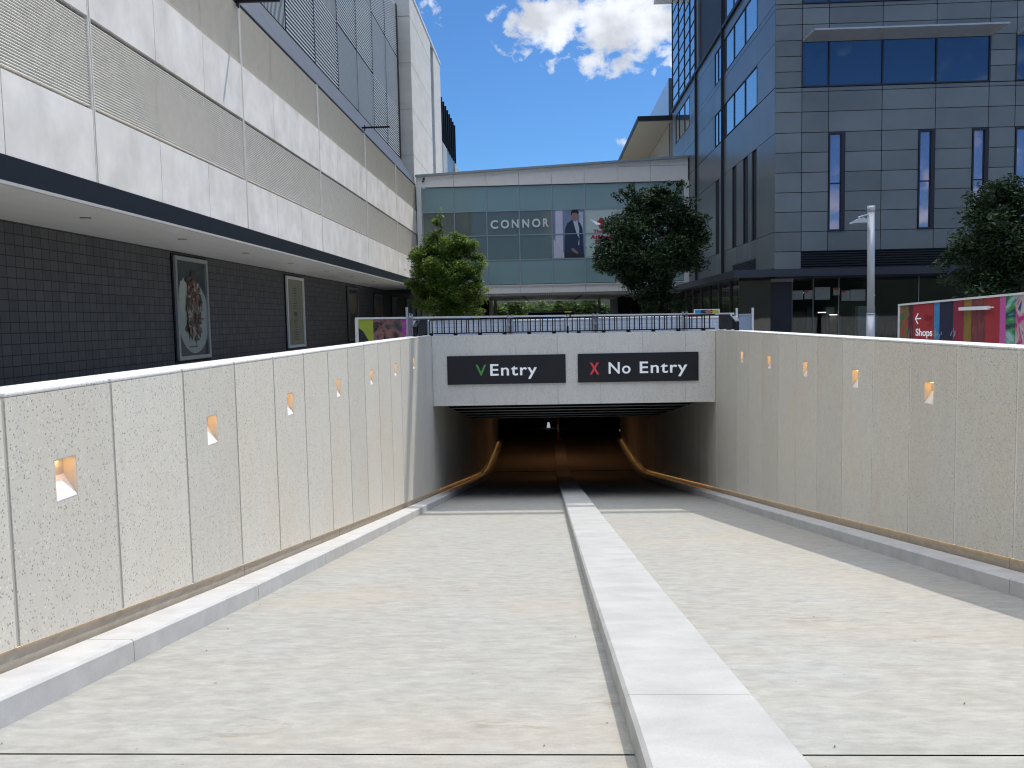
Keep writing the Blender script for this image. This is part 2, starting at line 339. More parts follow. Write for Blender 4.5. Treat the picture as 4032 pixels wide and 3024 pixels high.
r.v = [(x, y, z + (.004 if y < .5 else 0)) for x, y, z in r.v]
r.build('ramp_road', FLOOR, kind='structure')
j = MB(); j.box(TRX0, TRX1, JY - .02, JY + .02, fz(JY) - .06, fz(JY) - .018); j.box(XL, XR, 42.18, 42.30, fz(42.2) + .0, fz(42.2) + .012)
j.build('road_expansion_joint', DARKGAP, kind='structure')

def strip(mb, x0, x1, y0, y1, h, bev=.015, step=.5, base=-.08):
    """kerb following the ramp between x0..x1 with softened top edges"""
    n = max(1, int((y1 - y0) / step)); prev = None; nv = len(mb.v)
    prof = [(x0, base), (x1, base), (x1, h - bev), (x1 - bev, h), (x0 + bev, h), (x0, h - bev)]
    vs = []; fs = []
    for i in range(n + 1):
        y = y0 + (y1 - y0) * i / n
        for px, pz in prof: vs.append((px, y, fz(y) + pz))
    m = len(prof)
    for i in range(n):
        for k in range(m): fs.append((i * m + k, i * m + (k + 1) % m, (i + 1) * m + (k + 1) % m, (i + 1) * m + k))
    fs += [tuple(range(m - 1, -1, -1)), tuple(range(n * m, n * m + m))]
    mb.add(vs, fs)
KH = .16
def kerb(name, x0, x1, label):
    e = empty(name, ((x0 + x1) / 2, 0, 0), label, 'kerb')
    y = .6; k = 0
    while y < 54:
        mb = MB(); strip(mb, x0, x1, y + .004, min(y + 2.45, 54) - .004, KH if y > 3 else KH); mb.build('kerb_segment', KERB, e); y += 2.45
    return e
kerb('ramp_kerb', XL + .0, -2.87, 'pale concrete kerb running along the foot of the sunlit left ramp wall')
kerb('ramp_kerb', 4.34, XR, 'pale concrete kerb in shadow along the foot of the right ramp wall')
e = empty('median_kerb', (.7, 0, 0), 'wide pale concrete median strip dividing the two ramp lanes', 'median')
for a, b in ((.6, 4.2), (4.2, 14), (14, 24), (24, 34), (34, 42.2), (42.2, 54)):
    mb = MB(); strip(mb, .375, 1.035, a + .002, b - .002, .15, .02); mb.build('median_segment', MEDIAN, e)

PW, PO = 1.2285, 4.795
def ramp_wall(side, label):
    face = XL if side < 0 else XR; s = side; back = face + s * .30
    e = empty('ramp_wall', (face, 10, 0), label, 'wall')
    bk = MB()
    y0 = PO - 4 * PW; yend = 54.0; k = -4
    while PO + k * PW < yend - .2:
        a = PO + k * PW; b = min(a + PW, yend); a += .018; b -= .018
        top = 1.17 if b < YH0 + .7 else min(1.17, -.80) if False else 1.17
        if a > YH0: top = -.80 if a < YH1 + 1.2 else ceil_z(a) + .02
        if a > YH0 and top > 0: top = -.8
        def zb(y): return fz(y) + KH + .115 if y > .6 else KH + .115
        mb = MB()
        def piece(ya, yb, za0, za1, zb0, zb1):
            p = [(face, ya, za0), (back, ya, za0), (back, yb, za1), (face, yb, za1), (face, ya, zb0), (back, ya, zb0), (back, yb, zb1), (face, yb, zb1)]
            if s > 0: mb.hexa(p)
            else: mb.hexa([p[1], p[0], p[3], p[2], p[5], p[4], p[7], p[6]])
        if a < YH0 and b > YH0: b2 = b
        niche = NICHES.get((side, k))
        if niche:
            n0, n1 = niche, niche + .25
            piece(a, n0, zb(a), zb(n0), top, top); piece(n1, b, zb(n1), zb(b), top, top)
            piece(n0, n1, zb(n0), zb(n1), .44, .44); piece(n0, n1, .72, .72, top, top)
        else: piece(a, b, zb(a), zb(b), top, top)
        mb.t = [rnd.random()] * len(mb.f); mb.build('wall_panel', TERR, e)
        k += 1
    # sealant behind the joints, plinth, coping
    jb = MB(); jb.box(face + s * .025, face + s * .28, y0, YH0 + .3, -4.4, 1.15); 
    for i in range(60):
        a = 24.2 + i * .5
        if a > 53.4: break
        zt = ceil_z(a + .25) - .03
        jb.hexa([(min(face + s * .025, face + s * .28), a, fz(a) - .2), (max(face + s * .025, face + s * .28), a, fz(a) - .2), (max(face + s * .025, face + s * .28), a + .5, fz(a + .5) - .2), (min(face + s * .025, face + s * .28), a + .5, fz(a + .5) - .2),
                 (min(face + s * .025, face + s * .28), a, zt), (max(face + s * .025, face + s * .28), a, zt), (max(face + s * .025, face + s * .28), a + .5, zt), (min(face + s * .025, face + s * .28), a + .5, zt)])
    # cut niche holes by building the sealant sheet only where no niche sits
    jb = MB()
    ks = sorted(v for (sd, kk), v in NICHES.items() if sd == side)
    def seal(ya, yb, za0, za1, zt0, zt1):
        x0, x1 = sorted((face + s * .007, face + s * .06))
        jb.hexa([(x0, ya, za0), (x1, ya, za0), (x1, yb, za1), (x0, yb, za1), (x0, ya, zt0), (x1, ya, zt0), (x1, yb, zt1), (x0, yb, zt1)])
    kk = -4
    while PO + kk * PW < 53.5:
        jy = PO + kk * PW; tp = 1.15 if jy < YH0 else -.85 if jy < YH1 + 1.2 else ceil_z(jy)
        seal(jy - .019, jy + .019, fz(jy - .019) + KH + .110, fz(jy + .019) + KH + .110, tp, tp); kk += 1
    jb.build('joint_sealant', SEALANT if s < 0 else SEALP, e)
    pb = MB(); y = .6
    x0, x1 = sorted((face + s * .03, face + s * .28))
    while y < 54:
        b = min(y + 4.0, 54); 
        n = 8
        for i in range(n):
            ya = y + (b - y - .012) * i / n; yb = y + (b - y - .012) * (i + 1) / n
            pb.hexa([(x0, ya, fz(ya) + KH - .02), (x1, ya, fz(ya) + KH - .02), (x1, yb, fz(yb) + KH - .02), (x0, yb, fz(yb) + KH - .02), (x0, ya, fz(ya) + KH + .106), (x1, ya, fz(ya) + KH + .106), (x1, yb, fz(yb) + KH + .106), (x0, yb, fz(yb) + KH + .106)])
        y = b
    pb.build('wall_plinth', PLINTH, e)
    kk = -4; n = 0
    while PO + kk * PW < 22.0:
        a = PO + kk * PW + .017; b = a + PW - .034
        if side < 0: mb = MB(); mb.bev(face - .42, face - .0, a, b, 1.172, 1.20, .012)
        else: mb = MB(); mb.bev(face, face + .42, a, b, 1.172, 1.20, .012)
        mb.build('coping_stone', COPE, e); kk += 1
    return e
def ceil_z(y): return interp(y, [23.6, 24.8, 36.0, 60], [-.72, -.85, -2.66, -2.9])
NICHES = {}
for i in range(-1, 7):
    y = 5.27 + i * 2.455
    k = int((y - PO) // PW); NICHES[(-1, k)] = y
for i in range(-2, 5):
    y = 10.28 + i * 2.455
    k = int((y - PO) // PW); NICHES[(1, k)] = y
ramp_wall(-1, 'speckled concrete panel wall on the left of the ramp, lit by the sun')
ramp_wall(1, 'speckled concrete panel wall on the right of the ramp, in shade')
# recessed wall lights: liner with a sloped sill, lamp under the top
ordn = ['nearest', 'second', 'third', 'fourth', 'fifth', 'sixth', 'seventh']
for side in (-1, 1):
    ys_ = sorted(v for (sd, kk), v in NICHES.items() if sd == side); vis = [y for y in ys_ if y > (5 if side < 0 else 10)]
    for y in ys_:
        face = XL if side < 0 else XR; s = side; d = .088; z0, z1 = .442, .718; a, b = y + .002, y + .248; zm = z0 + .145
        f0 = face + s * .001; f1 = face + s * d
        if y in vis:
            i = vis.index(y); n_ = len(vis)
            pos = ordn[i] + (' from the camera' if i else ' to the camera')
            if i == n_ - 1: pos = 'last one before the dark portal'
            lb = ('recessed wall light in the sunlit left ramp wall, %s' if side < 0 else 'recessed warm wall light in the shaded right ramp wall, %s') % pos
        else: lb = 'recessed wall light in the ramp wall, just out of the picture on the ' + ('left' if side < 0 else 'right')
        e = empty('wall_light', (face, y + .125, z0), lb, 'wall light', 'recessed lights in the ramp walls')
        mb = MB(); t = .012 * s
        # sill block, back, two cheeks, lid (each with thickness)
        mb.prism([(f0, a, z0), (f1, a, z0), (f1, a, zm)], (0, b - a, 0))
        mb.box(f1, f1 + .015 * s, a, b, z0, z1)
        mb.box(f0, f1, a, a + .004, z0, z1); mb.box(f0, f1, b - .004, b, z0, z1); mb.box(f0, f1, a + .004, b - .004, z1 - .004, z1)
        mb.build('liner', LINER, e)
        sl = MB(); sl.prism([(f0, a + .006, z0 + .003), (f1 - s * .002, a + .006, zm + .001), (f1 - s * .002, a + .006, zm + .007), (f0, a + .006, z0 + .009)], (0, b - a - .012, 0)); sl.build('sill', WHITE, e)
        lm = MB(); lm.box(f1 - s * .05, f1 - s * .02, a + .08, b - .08, z1 - .012, z1 - .006); lm.build('lamp', NICHEL, e)
# warm strip lamps under the panels, inside the tunnel and along both plinths
for side in (-1, 1):
  for ya, ye, lm_, lb in ((.9, 23.9, LED, 'outdoor'), (23.9, 52.9, LEDT, 'tunnel')):
    face = XL if side < 0 else XR
    mb = MB(); y = ya; h = KH + .1145
    while y < ye - .1:
        b = min(y + 1, ye); x0, x1 = sorted((face + side * .006, face + side * .026))
        mb.hexa([(x0, y, fz(y) + h - .002), (x1, y, fz(y) + h - .002), (x1, b, fz(b) + h - .002), (x0, b, fz(b) + h - .002), (x0, y, fz(y) + h), (x1, y, fz(y) + h), (x1, b, fz(b) + h), (x0, b, fz(b) + h)]); y = b
    mb.build('strip_light', lm_, label='warm strip light under the panels of the %s ramp wall, %s' % ('left' if side < 0 else 'right', 'in the open' if lb == 'outdoor' else 'inside the tunnel'), cat='strip light', group='strip lights along the ramp walls')

# portal beam with signs
e = empty('portal_beam', (.7, YH0, -.8), 'speckled concrete beam spanning the dark tunnel mouth above the ramp', 'beam')
mb = MB(); xs = [XL + .002] + [-2.05 + 1.178 * i for i in range(6)] + [XR - .002]
for a, b in zip(xs, xs[1:]): mb.box(a + .006, b - .006, YH0, YH1, -.80, 1.17)
mb.build('beam_panels', TERRH, e)
mb = MB(); mb.box(XL + .02, XR - .02, YH0 + .012, YH1 - .03, -.78, 1.155); mb.build('joint_sealant', plain('pale sealant', (.55, .54, .52), .8), e)
def sign(name, x0, x1, label):
    e = empty(name, ((x0 + x1) / 2, YH0, -.2), label, 'sign')
    mb = MB(); mb.bev(x0, x1, YH0 - .045, YH0 - .003, -.2, .6, .008); mb.build('sign_panel', SIGNB, e); return e
e = sign('entry_sign', -2.785, .523, 'dark sign reading V Entry with a green V, left on the portal beam')
mb = MB(); put_text(mb, 'V', (0, YH0 - .046, 0), (1, 0, 0), (0, 0, 1), (0, -1, 0), -1.985, -1.69, .042, .352, .012, .006); mb.build('green_letter', GREEN, e)
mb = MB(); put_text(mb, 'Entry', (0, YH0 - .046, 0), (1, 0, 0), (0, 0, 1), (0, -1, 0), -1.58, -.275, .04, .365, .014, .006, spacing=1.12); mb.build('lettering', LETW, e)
e = sign('no_entry_sign', .86, 4.19, 'dark sign reading X No Entry with a red X, right on the portal beam')
mb = MB(); put_text(mb, 'X', (0, YH0 - .046, 0), (1, 0, 0), (0, 0, 1), (0, -1, 0), 1.187, 1.452, .033, .349, .03, .006); mb.build('red_letter', REDL, e)
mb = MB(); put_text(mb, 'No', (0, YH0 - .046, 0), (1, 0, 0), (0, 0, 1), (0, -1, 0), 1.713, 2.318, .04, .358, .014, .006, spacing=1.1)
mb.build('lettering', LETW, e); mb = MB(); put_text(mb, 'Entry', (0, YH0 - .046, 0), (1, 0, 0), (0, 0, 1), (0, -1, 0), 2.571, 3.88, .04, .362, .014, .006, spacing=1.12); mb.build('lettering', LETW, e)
# tunnel ceiling, end void
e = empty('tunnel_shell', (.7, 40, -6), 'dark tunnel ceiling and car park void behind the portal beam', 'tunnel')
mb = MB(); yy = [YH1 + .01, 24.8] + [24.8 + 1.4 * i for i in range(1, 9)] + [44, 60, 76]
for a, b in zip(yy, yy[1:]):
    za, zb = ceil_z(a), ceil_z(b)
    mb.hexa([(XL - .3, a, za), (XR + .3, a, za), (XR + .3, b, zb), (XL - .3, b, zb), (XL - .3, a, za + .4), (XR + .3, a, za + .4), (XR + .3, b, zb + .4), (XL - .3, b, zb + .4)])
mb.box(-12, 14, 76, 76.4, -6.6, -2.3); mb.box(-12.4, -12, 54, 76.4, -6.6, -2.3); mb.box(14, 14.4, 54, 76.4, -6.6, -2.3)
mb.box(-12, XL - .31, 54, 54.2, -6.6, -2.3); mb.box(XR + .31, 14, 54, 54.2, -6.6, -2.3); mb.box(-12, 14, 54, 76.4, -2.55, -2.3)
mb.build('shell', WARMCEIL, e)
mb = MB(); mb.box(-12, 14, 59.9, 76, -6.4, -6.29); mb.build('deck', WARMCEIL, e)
for i in range(6):
    y = 25.6 + 1.9 * i; z = ceil_z(y); mb = MB(); mb.box(XL + .02, XR - .02, y, y + .05, z - .03, z - .006); mb.build('ceiling_rail', plain('ceiling rail metal', (.25, .25, .26), .3, .6), e)
e = empty('tunnel_lamp', (.7, 46, -3.2), 'warm ceiling lamp hidden inside the tunnel above the level part of the road', 'lamp')
mb = MB(); mb.bev(-.6, 2.0, 45.8, 46.2, -3.0, -2.9, .01); mb.build('housing', GALV, e)
mb = MB(); mb.box(-.55, 1.95, 45.83, 46.17, -3.012, -3.002); mb.build('diffuser', lamp_mat('amber lamp', (1.0, .45, .19), 3.4), e)
e = empty('tunnel_lamp', (.7, 38.6, -2.8), 'added unseen warm fill lamp behind the last ceiling rail above the tunnel slope', 'lamp')  # unseen lamp added to brighten the dim stretch of median
mb = MB(); mb.bev(.0, 1.4, 38.45, 38.75, -2.83, -2.76, .01); mb.build('housing', GALV, e)
mb = MB(); mb.box(.05, 1.35, 38.48, 38.72, -2.842, -2.832); mb.build('diffuser', lamp_mat('soft amber fill', (1.0, .5, .22), 3.0), e)
e = empty('bollard', (.65, 53.2, fz(53) + .15), 'red and white banded bollard on the far end of the median in the tunnel', 'bollard')
for i, (a, b, m) in enumerate(((0, .55, REDL), (.55, 1.0, WHITE), (1.0, 1.35, REDL))):
    mb = MB(); mb.tube((.65, 53.2, fz(53) + .15 + a), (.65, 53.2, fz(53) + .15 + b), .07, 12); mb.build('band', m, e)
mb = MB(); mb.lathe((0.05, 60.6, -6.27), [(.13, 0), (.085, .36), (.02, .40)], 12)
mb.build('deck_lamp', FARL, label='small pale tapered lamp glowing on the deck deep inside the dark tunnel', cat='lamp')

lt = MB(); rl = random.Random(9)
for i in range(45):
    x = rl.uniform(-2.8, 4.3); y = 3.0 + 14 * rl.random() ** 1.6; on = .375 < x < 1.035; z = fz(y) + (.152 if on else .004); q = rl.uniform(.004, .016); a = rl.random() * 6.28
    lt.add([(x + q * math.cos(a + k * 1.57) * (1 if k % 2 else .45), y + q * math.sin(a + k * 1.57) * (1 if k % 2 else .45), z + .002 + .0012 * math.sin(i)) for k in range(4)], [(0, 1, 2, 3)])
lt.build('leaf_litter', plain('dry leaf flakes', (.09, .065, .04), .8, var=.5, scale=30), label='tiny dry leaf flakes scattered over the ramp and median', cat='litter', kind='stuff')

# ---------------------------------------------------------------- railing on the portal
e = empty('portal_railing', (.7, 23.6, 1.17), 'low black picket railing on top of the portal beam', 'railing')
yr = 23.5; zt, zb_ = 1.615, 1.235
for z in (zt, zb_):
    mb = MB(); mb.box(-3.27, 4.68, yr - .02, yr + .02, z - .016, z + .016); mb.build('rail', BLACK, e)
x = -3.27; i = 0
while x < 4.62:
    for dx in (0, .07, .21, .345, .41, .55):
        if x + dx < 4.66: mb = MB(); mb.box(x + dx - .014, x + dx + .014, yr - .012, yr + .012, zb_, zt); mb.build('baluster', BLACK, e)
    mb = MB(); mb.bev(x - .055 + .035, x + .055 + .035, yr - .05, yr + .05, 1.172, zb_, .006); mb.build('foot', BLACK, e)
    x += .69
for s, xw, lab in ((-1, -3.36, 'black picket railing turning along the left wall beside the portal'), (1, 4.80, 'black picket railing turning along the right wall beside the portal, with a sloping end')):
    y1 = 23.5; y0 = 21.3; e = empty('return_railing', (xw, y0, 1.2), lab, 'railing')
    mb = MB(); mb.box(xw - .02, xw + .02, y0 + .7, y1, zt - .012, zt + .012); mb.prism([(xw - .05, y0, 1.42), (xw - .05, y0 + .7, zt - .012), (xw - .05, y0 + .7, zt + .012), (xw - .05, y0, 1.45)], (.1, 0, 0)); mb.build('rail', BLACK if s < 0 else GALV, e)
    mb = MB(); mb.box(xw - .02, xw + .02, y0, y1, zb_ - .012, zb_ + .012); mb.build('rail', BLACK, e)
    y = y0
    while y < y1:
        mb = MB(); mb.box(xw - .012, xw + .012, y - .014, y + .014, zb_, interp(y, [y0, y0 + .7], [1.43, zt])); mb.build('baluster', BLACK, e); y += .075
    mb = MB(); mb.box(xw - .03, xw + .03, y0 - .03, y0 + .03, 1.19, 1.43); mb.build('post', BLACK, e)
    for y in (21.4, 22.3, 23.2):
        mb = MB(); mb.bev(xw - .06, xw + .06, y - .05, y + .05, 1.205, zb_, .006); mb.build('foot', BLACK, e)
    mb = MB(); mb.box(xw - .024, xw + .024, y0 + .45, y1, zb_ + .013, zt - .02); mb.build('infill_sheet', BLACK, e)

# white mesh fence behind the railing
k = NT('white mesh sheet'); sp = k.n('ShaderNodeSeparateXYZ', {0: k.pos})
def gl(o, per, wd): 
    fr = k.math('FRACT', k.math('DIVIDE', o, per)); return k.math('LESS_THAN', fr, wd)
gr = k.math('MAXIMUM', gl(sp.outputs[0], .125, .16), gl(sp.outputs[2], .115, .14))
k.set(k.b.inputs['Base Color'], k.mix(k.math('MULTIPLY', gr, .55), (.60, .65, .72, 1), (.24, .28, .33, 1))); MESHW = k.m
for a, b, zt_, lab in ((-3.6, -1.12, 1.60, 'white sheeted mesh fence panel behind the railing, far left'), (-1.06, 1.45, 1.555, 'white sheeted mesh fence panel behind the railing, left of the crossing post'), (1.51, 4.11, 1.575, 'white sheeted mesh fence panel behind the railing, right of the crossing post'), (4.17, 5.75, 1.53, 'white sheeted mesh fence panel behind the railing, far right')):
    e = empty('fence_panel', ((a + b) / 2, 25.5, 0), lab, 'fence', 'mesh fence panels behind the railing')
    mb = MB(); mb.box(a, b, 25.49, 25.51, .3, zt_ - .03); mb.build('sheet', MESHW, e)
    mb = MB(); mb.tube((a, 25.5, zt_), (b, 25.5, zt_), .03); mb.build('top_tube', OFFW, e)
    for x in (a, b):
        mb = MB(); mb.tube((x, 25.5, 0), (x, 25.5, zt_), .025); mb.build('post', GALV, e)
for x, z, lab in ((-1.09, 1.735, 'pair of clamped steel scaffold posts left of the crossing post'), (1.48, 1.73, 'pair of clamped steel scaffold posts right of the crossing post'), (4.14, 1.72, 'pair of clamped steel scaffold posts near the right fence panel')):
    e = empty('scaffold_post', (x, 25.3, 0), lab, 'post', 'scaffold posts in the mesh fence')
    for dx in (-.055, .055):
        mb = MB(); mb.tube((x + dx, 25.3, 0), (x + dx + rnd.uniform(-.01, .01), 25.3, z), .032); mb.build('pole', GALV, e)
    for zz in (1.62, 1.42):
        mb = MB(); mb.bev(x - .085, x + .085, 25.25, 25.35, zz - .03, zz + .03, .01); mb.build('clamp', GALV, e)
e = empty('crossing_post', (.62, 24.3, 1.0), 'black and white post with a yellow topped signal head behind the railing', 'signal post')
mb = MB(); mb.tube((.62, 24.3, .0), (.62, 24.3, 1.37), .03); mb.build('lower_post', BLACK, e)
mb = MB(); mb.tube((.62, 24.3, 1.37), (.62, 24.3, 1.62), .03); mb.build('upper_post', WHITE, e)
mb = MB(); mb.bev(.58, .72, 24.24, 24.38, 1.59, 1.76, .02); mb.build('signal_head', BLACK, e)
mb = MB(); mb.bev(.54, .74, 24.2, 24.42, 1.762, 1.785, .006); mb.build('cap', plain('yellow paint', (.55, .38, .05), .5), e)
mb = MB(); mb.tube((.565, 24.22, 1.60), (.565, 24.27, 1.60), .05, 14); mb.build('disc', WHITE, e)
mb = MB(); mb.tube((.635, 24.21, 1.66), (.635, 24.238, 1.66), .045, 14); mb.build('lens', plain('grey lens', (.5, .5, .5), .2), e)
# painted hoarding behind the fences
e = empty('painted_hoarding', (-.5, 28, 0), 'long hoarding with bright painted murals and a white top cap behind the fence', 'hoarding')
segs = [(-6.3, -5.8, [(.30, .36, .03), (.36, .42, .05), (.22, .26, .02)], 1), (-5.8, -4.83, [(.012, .012, .02), (.04, .05, .06), (.28, .13, .11), (.015, .015, .02), (.16, .13, .17)], 2), (-4.83, -4.3, [(.05, .3, .05), (.4, .02, .35), (.06, .28, .06)], 3),
        (-4.3, -2.4, [(.5, .1, .3), (.1, .2, .5), (.05, .05, .1), (.1, .3, .5)], 4), (-2.4, -1.0, [(.03, .1, .3), (.4, .08, .05), (.06, .06, .08)], 5), (-1.0, -.2, [(.25, .02, .02), (.08, .02, .02), (.4, .25, .1)], 6), (-.2, .55, [(.02, .1, .42), (.03, .14, .5)], 7), (.55, 1.3, [(.65, .4, .35), (.7, .22, .05), (.6, .5, .5), (.3, .02, .03)], 8),
        (1.3, 2.2, [(.3, .02, .04), (.12, .01, .02), (.4, .03, .05)], 9), (2.2, 3.2, [(.03, .12, .42), (.04, .1, .35)], 10), (3.2, 4.2, [(.4, .28, .03), (.25, .03, .12), (.05, .03, .05)], 11), (4.2, 5.2, [(.35, .02, .1), (.3, .02, .08), (.05, .04, .05)], 12), (5.2, 6.2, [(.04, .2, .5), (.5, .42, .04), (.6, .6, .62)], 13)]
for a, b, cs, sd in segs:
    mb = MB(); mb.box(a, b, 28, 28.05, .05, interp((a + b) / 2, [-6.3, -1, 6.2], [1.70, 1.63, 1.62])); mb.build('mural_panel', paintswirl('mural paint', cs, (.9, .9, .9), 2.0, sd * 3.1), e)
mb = MB(); mb.prism([(-5.8 - .5, 27.99, .05), (-5.8, 27.99, .05), (-5.82, 27.99, .5), (-5.95, 27.99, .95), (-6.15, 27.99, 1.3), (-6.3, 27.99, 1.42)], (0, .006, 0)); mb.build('dark_arc', plain('dark mural paint', (.015, .017, .025), .4), e)
mb = MB(); mb.hexa([(-6.4, 27.97, 1.70), (6.2, 27.97, 1.62), (6.2, 28.08, 1.62), (-6.4, 28.08, 1.70), (-6.4, 27.97, 1.765), (6.2, 27.97, 1.67), (6.2, 28.08, 1.67), (-6.4, 28.08, 1.765)]); mb.build('top_cap', OFFW, e)
mb = MB(); mb.box(-6.41, -6.3, 27.96, 28.09, 0, 1.70); mb.build('end_post', OFFW, e)
# sign board above the fence right
e = empty('hoarding_sign', (5.3, 27.9, 1.6), 'white board with blue and yellow blocks and a red oval above the right fence', 'sign')
mb = MB(); mb.bev(4.86, 5.7, 27.86, 27.9, 1.62, 1.80, .006); mb.build('board', WHITE, e)
for a, b, m in ((4.9, 5.08, (.05, .3, .55)), (5.08, 5.2, (.03, .03, .06)), (5.2, 5.46, (.05, .02, .03)), (5.46, 5.66, (.5, .45, .08))):
    mb = MB(); mb.box(a, b, 27.852, 27.859, 1.66, 1.78); mb.build('colour_block', plain('sign block', m, .5, var=.3, scale=14), e)
mb = MB(); mb.prism([(5.33 + .1 * math.cos(t * .314), 27.85, 1.72 + .036 * math.sin(t * .314)) for t in range(20)], (0, -.004, 0)); mb.build('white_oval', WHITE, e)
mb = MB(); mb.prism([(5.33 + .09 * math.cos(t * .314), 27.845, 1.72 + .029 * math.sin(t * .314)) for t in range(20)], (0, -.004, 0)); mb.build('red_oval', REDL, e)
# steel posts at the left end of the portal, grey panel at the right end
e = empty('steel_posts', (-3.8, 23, 1.2), 'tall and short galvanised posts clamped together at the left end of the portal', 'posts')
mb = MB(); mb.bev(-3.85, -3.785, 22.97, 23.03, 0, 1.98, .006); mb.build('tall_post', GALV, e)
for x, z in ((-3.755, 1.82), (-3.69, 1.80)):
    mb = MB(); mb.tube((x, 23.05, 0), (x, 23.05, z), .024); mb.build('short_post', GALV, e)
mb = MB(); mb.bev(-3.78, -3.66, 23.0, 23.1, 1.68, 1.74, .01); mb.build('clamp', GALV, e)
mb = MB(); mb.prism([(-3.70, 23.1, 1.62), (-3.42, 23.1, 1.60), (-3.56, 23.1, 1.36), (-3.68, 23.1, 1.36)], (0, .02, 0)); mb.build('notice_sheet', WHITE, label='white notice sheet hung on the posts at the left end of the portal', cat='notice')
e = empty('barrier_board', (6.1, 26, 0), 'pale blue grey board between white posts at the right end of the portal', 'barrier')
mb = MB(); mb.bev(5.9, 6.3, 25.98, 26.02, .2, 1.58, .01); mb.build('board', plain('blue grey board', (.30, .36, .46), .5, var=.08), e)
mb = MB(); mb.box(5.88, 6.32, 25.97, 26.03, 1.582, 1.62); mb.build('top_rail', GALV, e)
for x in (5.82, 6.3):
    mb = MB(); mb.bev(x - .03, x + .03, 25.9, 25.96, 0, 1.80, .006); mb.build('post', OFFW, e)

# ---------------------------------------------------------------- hoarding with the Shops sign
HO = Vector((9.909, 24.0, 0)); HU = Vector((.281, -.960, 0)).normalized(); HN = Vector((HU.y, -HU.x, 0))
if HN.dot(Vector((0, -1, 0)) + Vector((-1, 0, 0)) * .5) < 0: HN = -HN
def hp(s, z, n=0.0): return HO + HU * s + Vector((0, 0, z)) + HN * n
def htop(s): return 1.75 + s * .042
e = empty('shops_hoarding', HO, 'hoarding with a red panel reading Shops under a left arrow and painted stripes', 'hoarding')
RP = plain('dark red mural paint', (.36, .032, .038), .45, var=.25, scale=2)
hseg = [(.02, .35, paintswirl('green mural', [(.04, .12, .03), (.06, .16, .04), (.4, .06, .06), (.015, .02, .012)], (2.2, 2.2, 2.2), 2, 4.0)), (.35, .54, paintswirl('dark pink mural', [(.25, .02, .05), (.06, .02, .03), (.5, .2, .18)], (4, 4, 1), 2, 9.0)), (.54, 1.326, RP),
        (1.326, 1.52, paintswirl('blue mural', [(.05, .30, .55), (.04, .22, .45), (.2, .4, .6)], (2, 2, 2), 2, 3.0)), (1.52, 2.0, paintswirl('navy mural', [(.008, .012, .035), (.012, .018, .05), (.02, .02, .04)], (2, 2, 1), 2, 5.0)),
        (2.0, 2.36, paintswirl('crimson mural', [(.32, .02, .045), (.24, .02, .05), (.34, .025, .03)], (5, 5, 1), 1, 2.0)), (2.36, 2.60, paintswirl('gold mural', [(.17, .11, .03), (.25, .17, .03), (.10, .07, .03)], (5, 5, .7), 1, 6.0)),
        (2.60, 3.06, paintswirl('textured red mural', [(.26, .03, .05), (.13, .03, .04), (.22, .06, .05), (.16, .02, .03)], (16, 16, 3), 1, 1.0)), (3.06, 3.49, RP), (3.49, 3.66, plain('pink mural paint', (.50, .10, .33), .45)),
        (3.66, 3.95, paintswirl('turquoise mural', [(.03, .3, .36), (.02, .05, .06), (.05, .25, .08), (.3, .5, .5), (.35, .03, .2)], (1.3, 1.3, 1.1), 2.2, 8.0)), (3.95, 5.6, paintswirl('yellow blue mural', [(.45, .32, .05), (.02, .05, .2), (.5, .45, .4), (.45, .02, .2), (.1, .06, .03)], (1.6, 1.6, 1.6), 2.4, 2.5))]
def hbox(mb, s0, s1, z0a, z0b, z1a, z1b, n0, n1):
    mb.hexa([hp(s0, z0a, n1), hp(s1, z0b, n1), hp(s1, z0b, n0), hp(s0, z0a, n0), hp(s0, z1a, n1), hp(s1, z1b, n1), hp(s1, z1b, n0), hp(s0, z1a, n0)])
for a, b, m in hseg:
    mb = MB(); hbox(mb, a, b, .05, .05, htop(a), htop(b), -.04, 0); mb.build('mural_panel', m, e)
mb = MB(); hbox(mb, -.04, 5.6, htop(0), htop(5.6), htop(0) + .05, htop(5.6) + .05, -.07, .03); mb.build('top_cap', OFFW, e)
mb = MB(); hbox(mb, -.05, .018, 0, 0, htop(0), htop(0), -.06, .02); mb.build('end_post', OFFW, e)
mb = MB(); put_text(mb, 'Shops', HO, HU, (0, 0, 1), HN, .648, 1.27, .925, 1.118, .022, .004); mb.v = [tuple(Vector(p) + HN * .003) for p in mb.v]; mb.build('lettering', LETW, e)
mb = MB()
def bar(mb, s0, z0, s1, z1, wd, n=.002, t=.004):
    d = Vector((s1 - s0, z1 - z0)).normalized(); q = Vector((-d.y, d.x)) * wd / 2
    pts = [(s0 + q.x, z0 + q.y), (s1 + q.x, z1 + q.y), (s1 - q.x, z1 - q.y), (s0 - q.x, z0 - q.y)]
    mb.prism([hp(a, b, n) for a, b in pts], HN * t)
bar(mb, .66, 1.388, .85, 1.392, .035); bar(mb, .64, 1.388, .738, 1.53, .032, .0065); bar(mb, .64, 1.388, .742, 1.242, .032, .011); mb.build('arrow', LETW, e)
mb = MB()
for i in range(9): s0 = 1.0 + i * .03; bar(mb, s0, 1.30 + rnd.uniform(0, .06), s0 + rnd.uniform(-.02, .06), 1.50 + rnd.uniform(-.05, .05), .008, .002 + i * .0006, .0005)
for i in range(4): s0 = 1.08 + i * .04; bar(mb, s0, 1.17, s0 + .03, 1.24, .007, .002 + i * .0006, .0005)
mb.build('scribble', plain('scribble paint', (.06, .005, .012), .5), e)
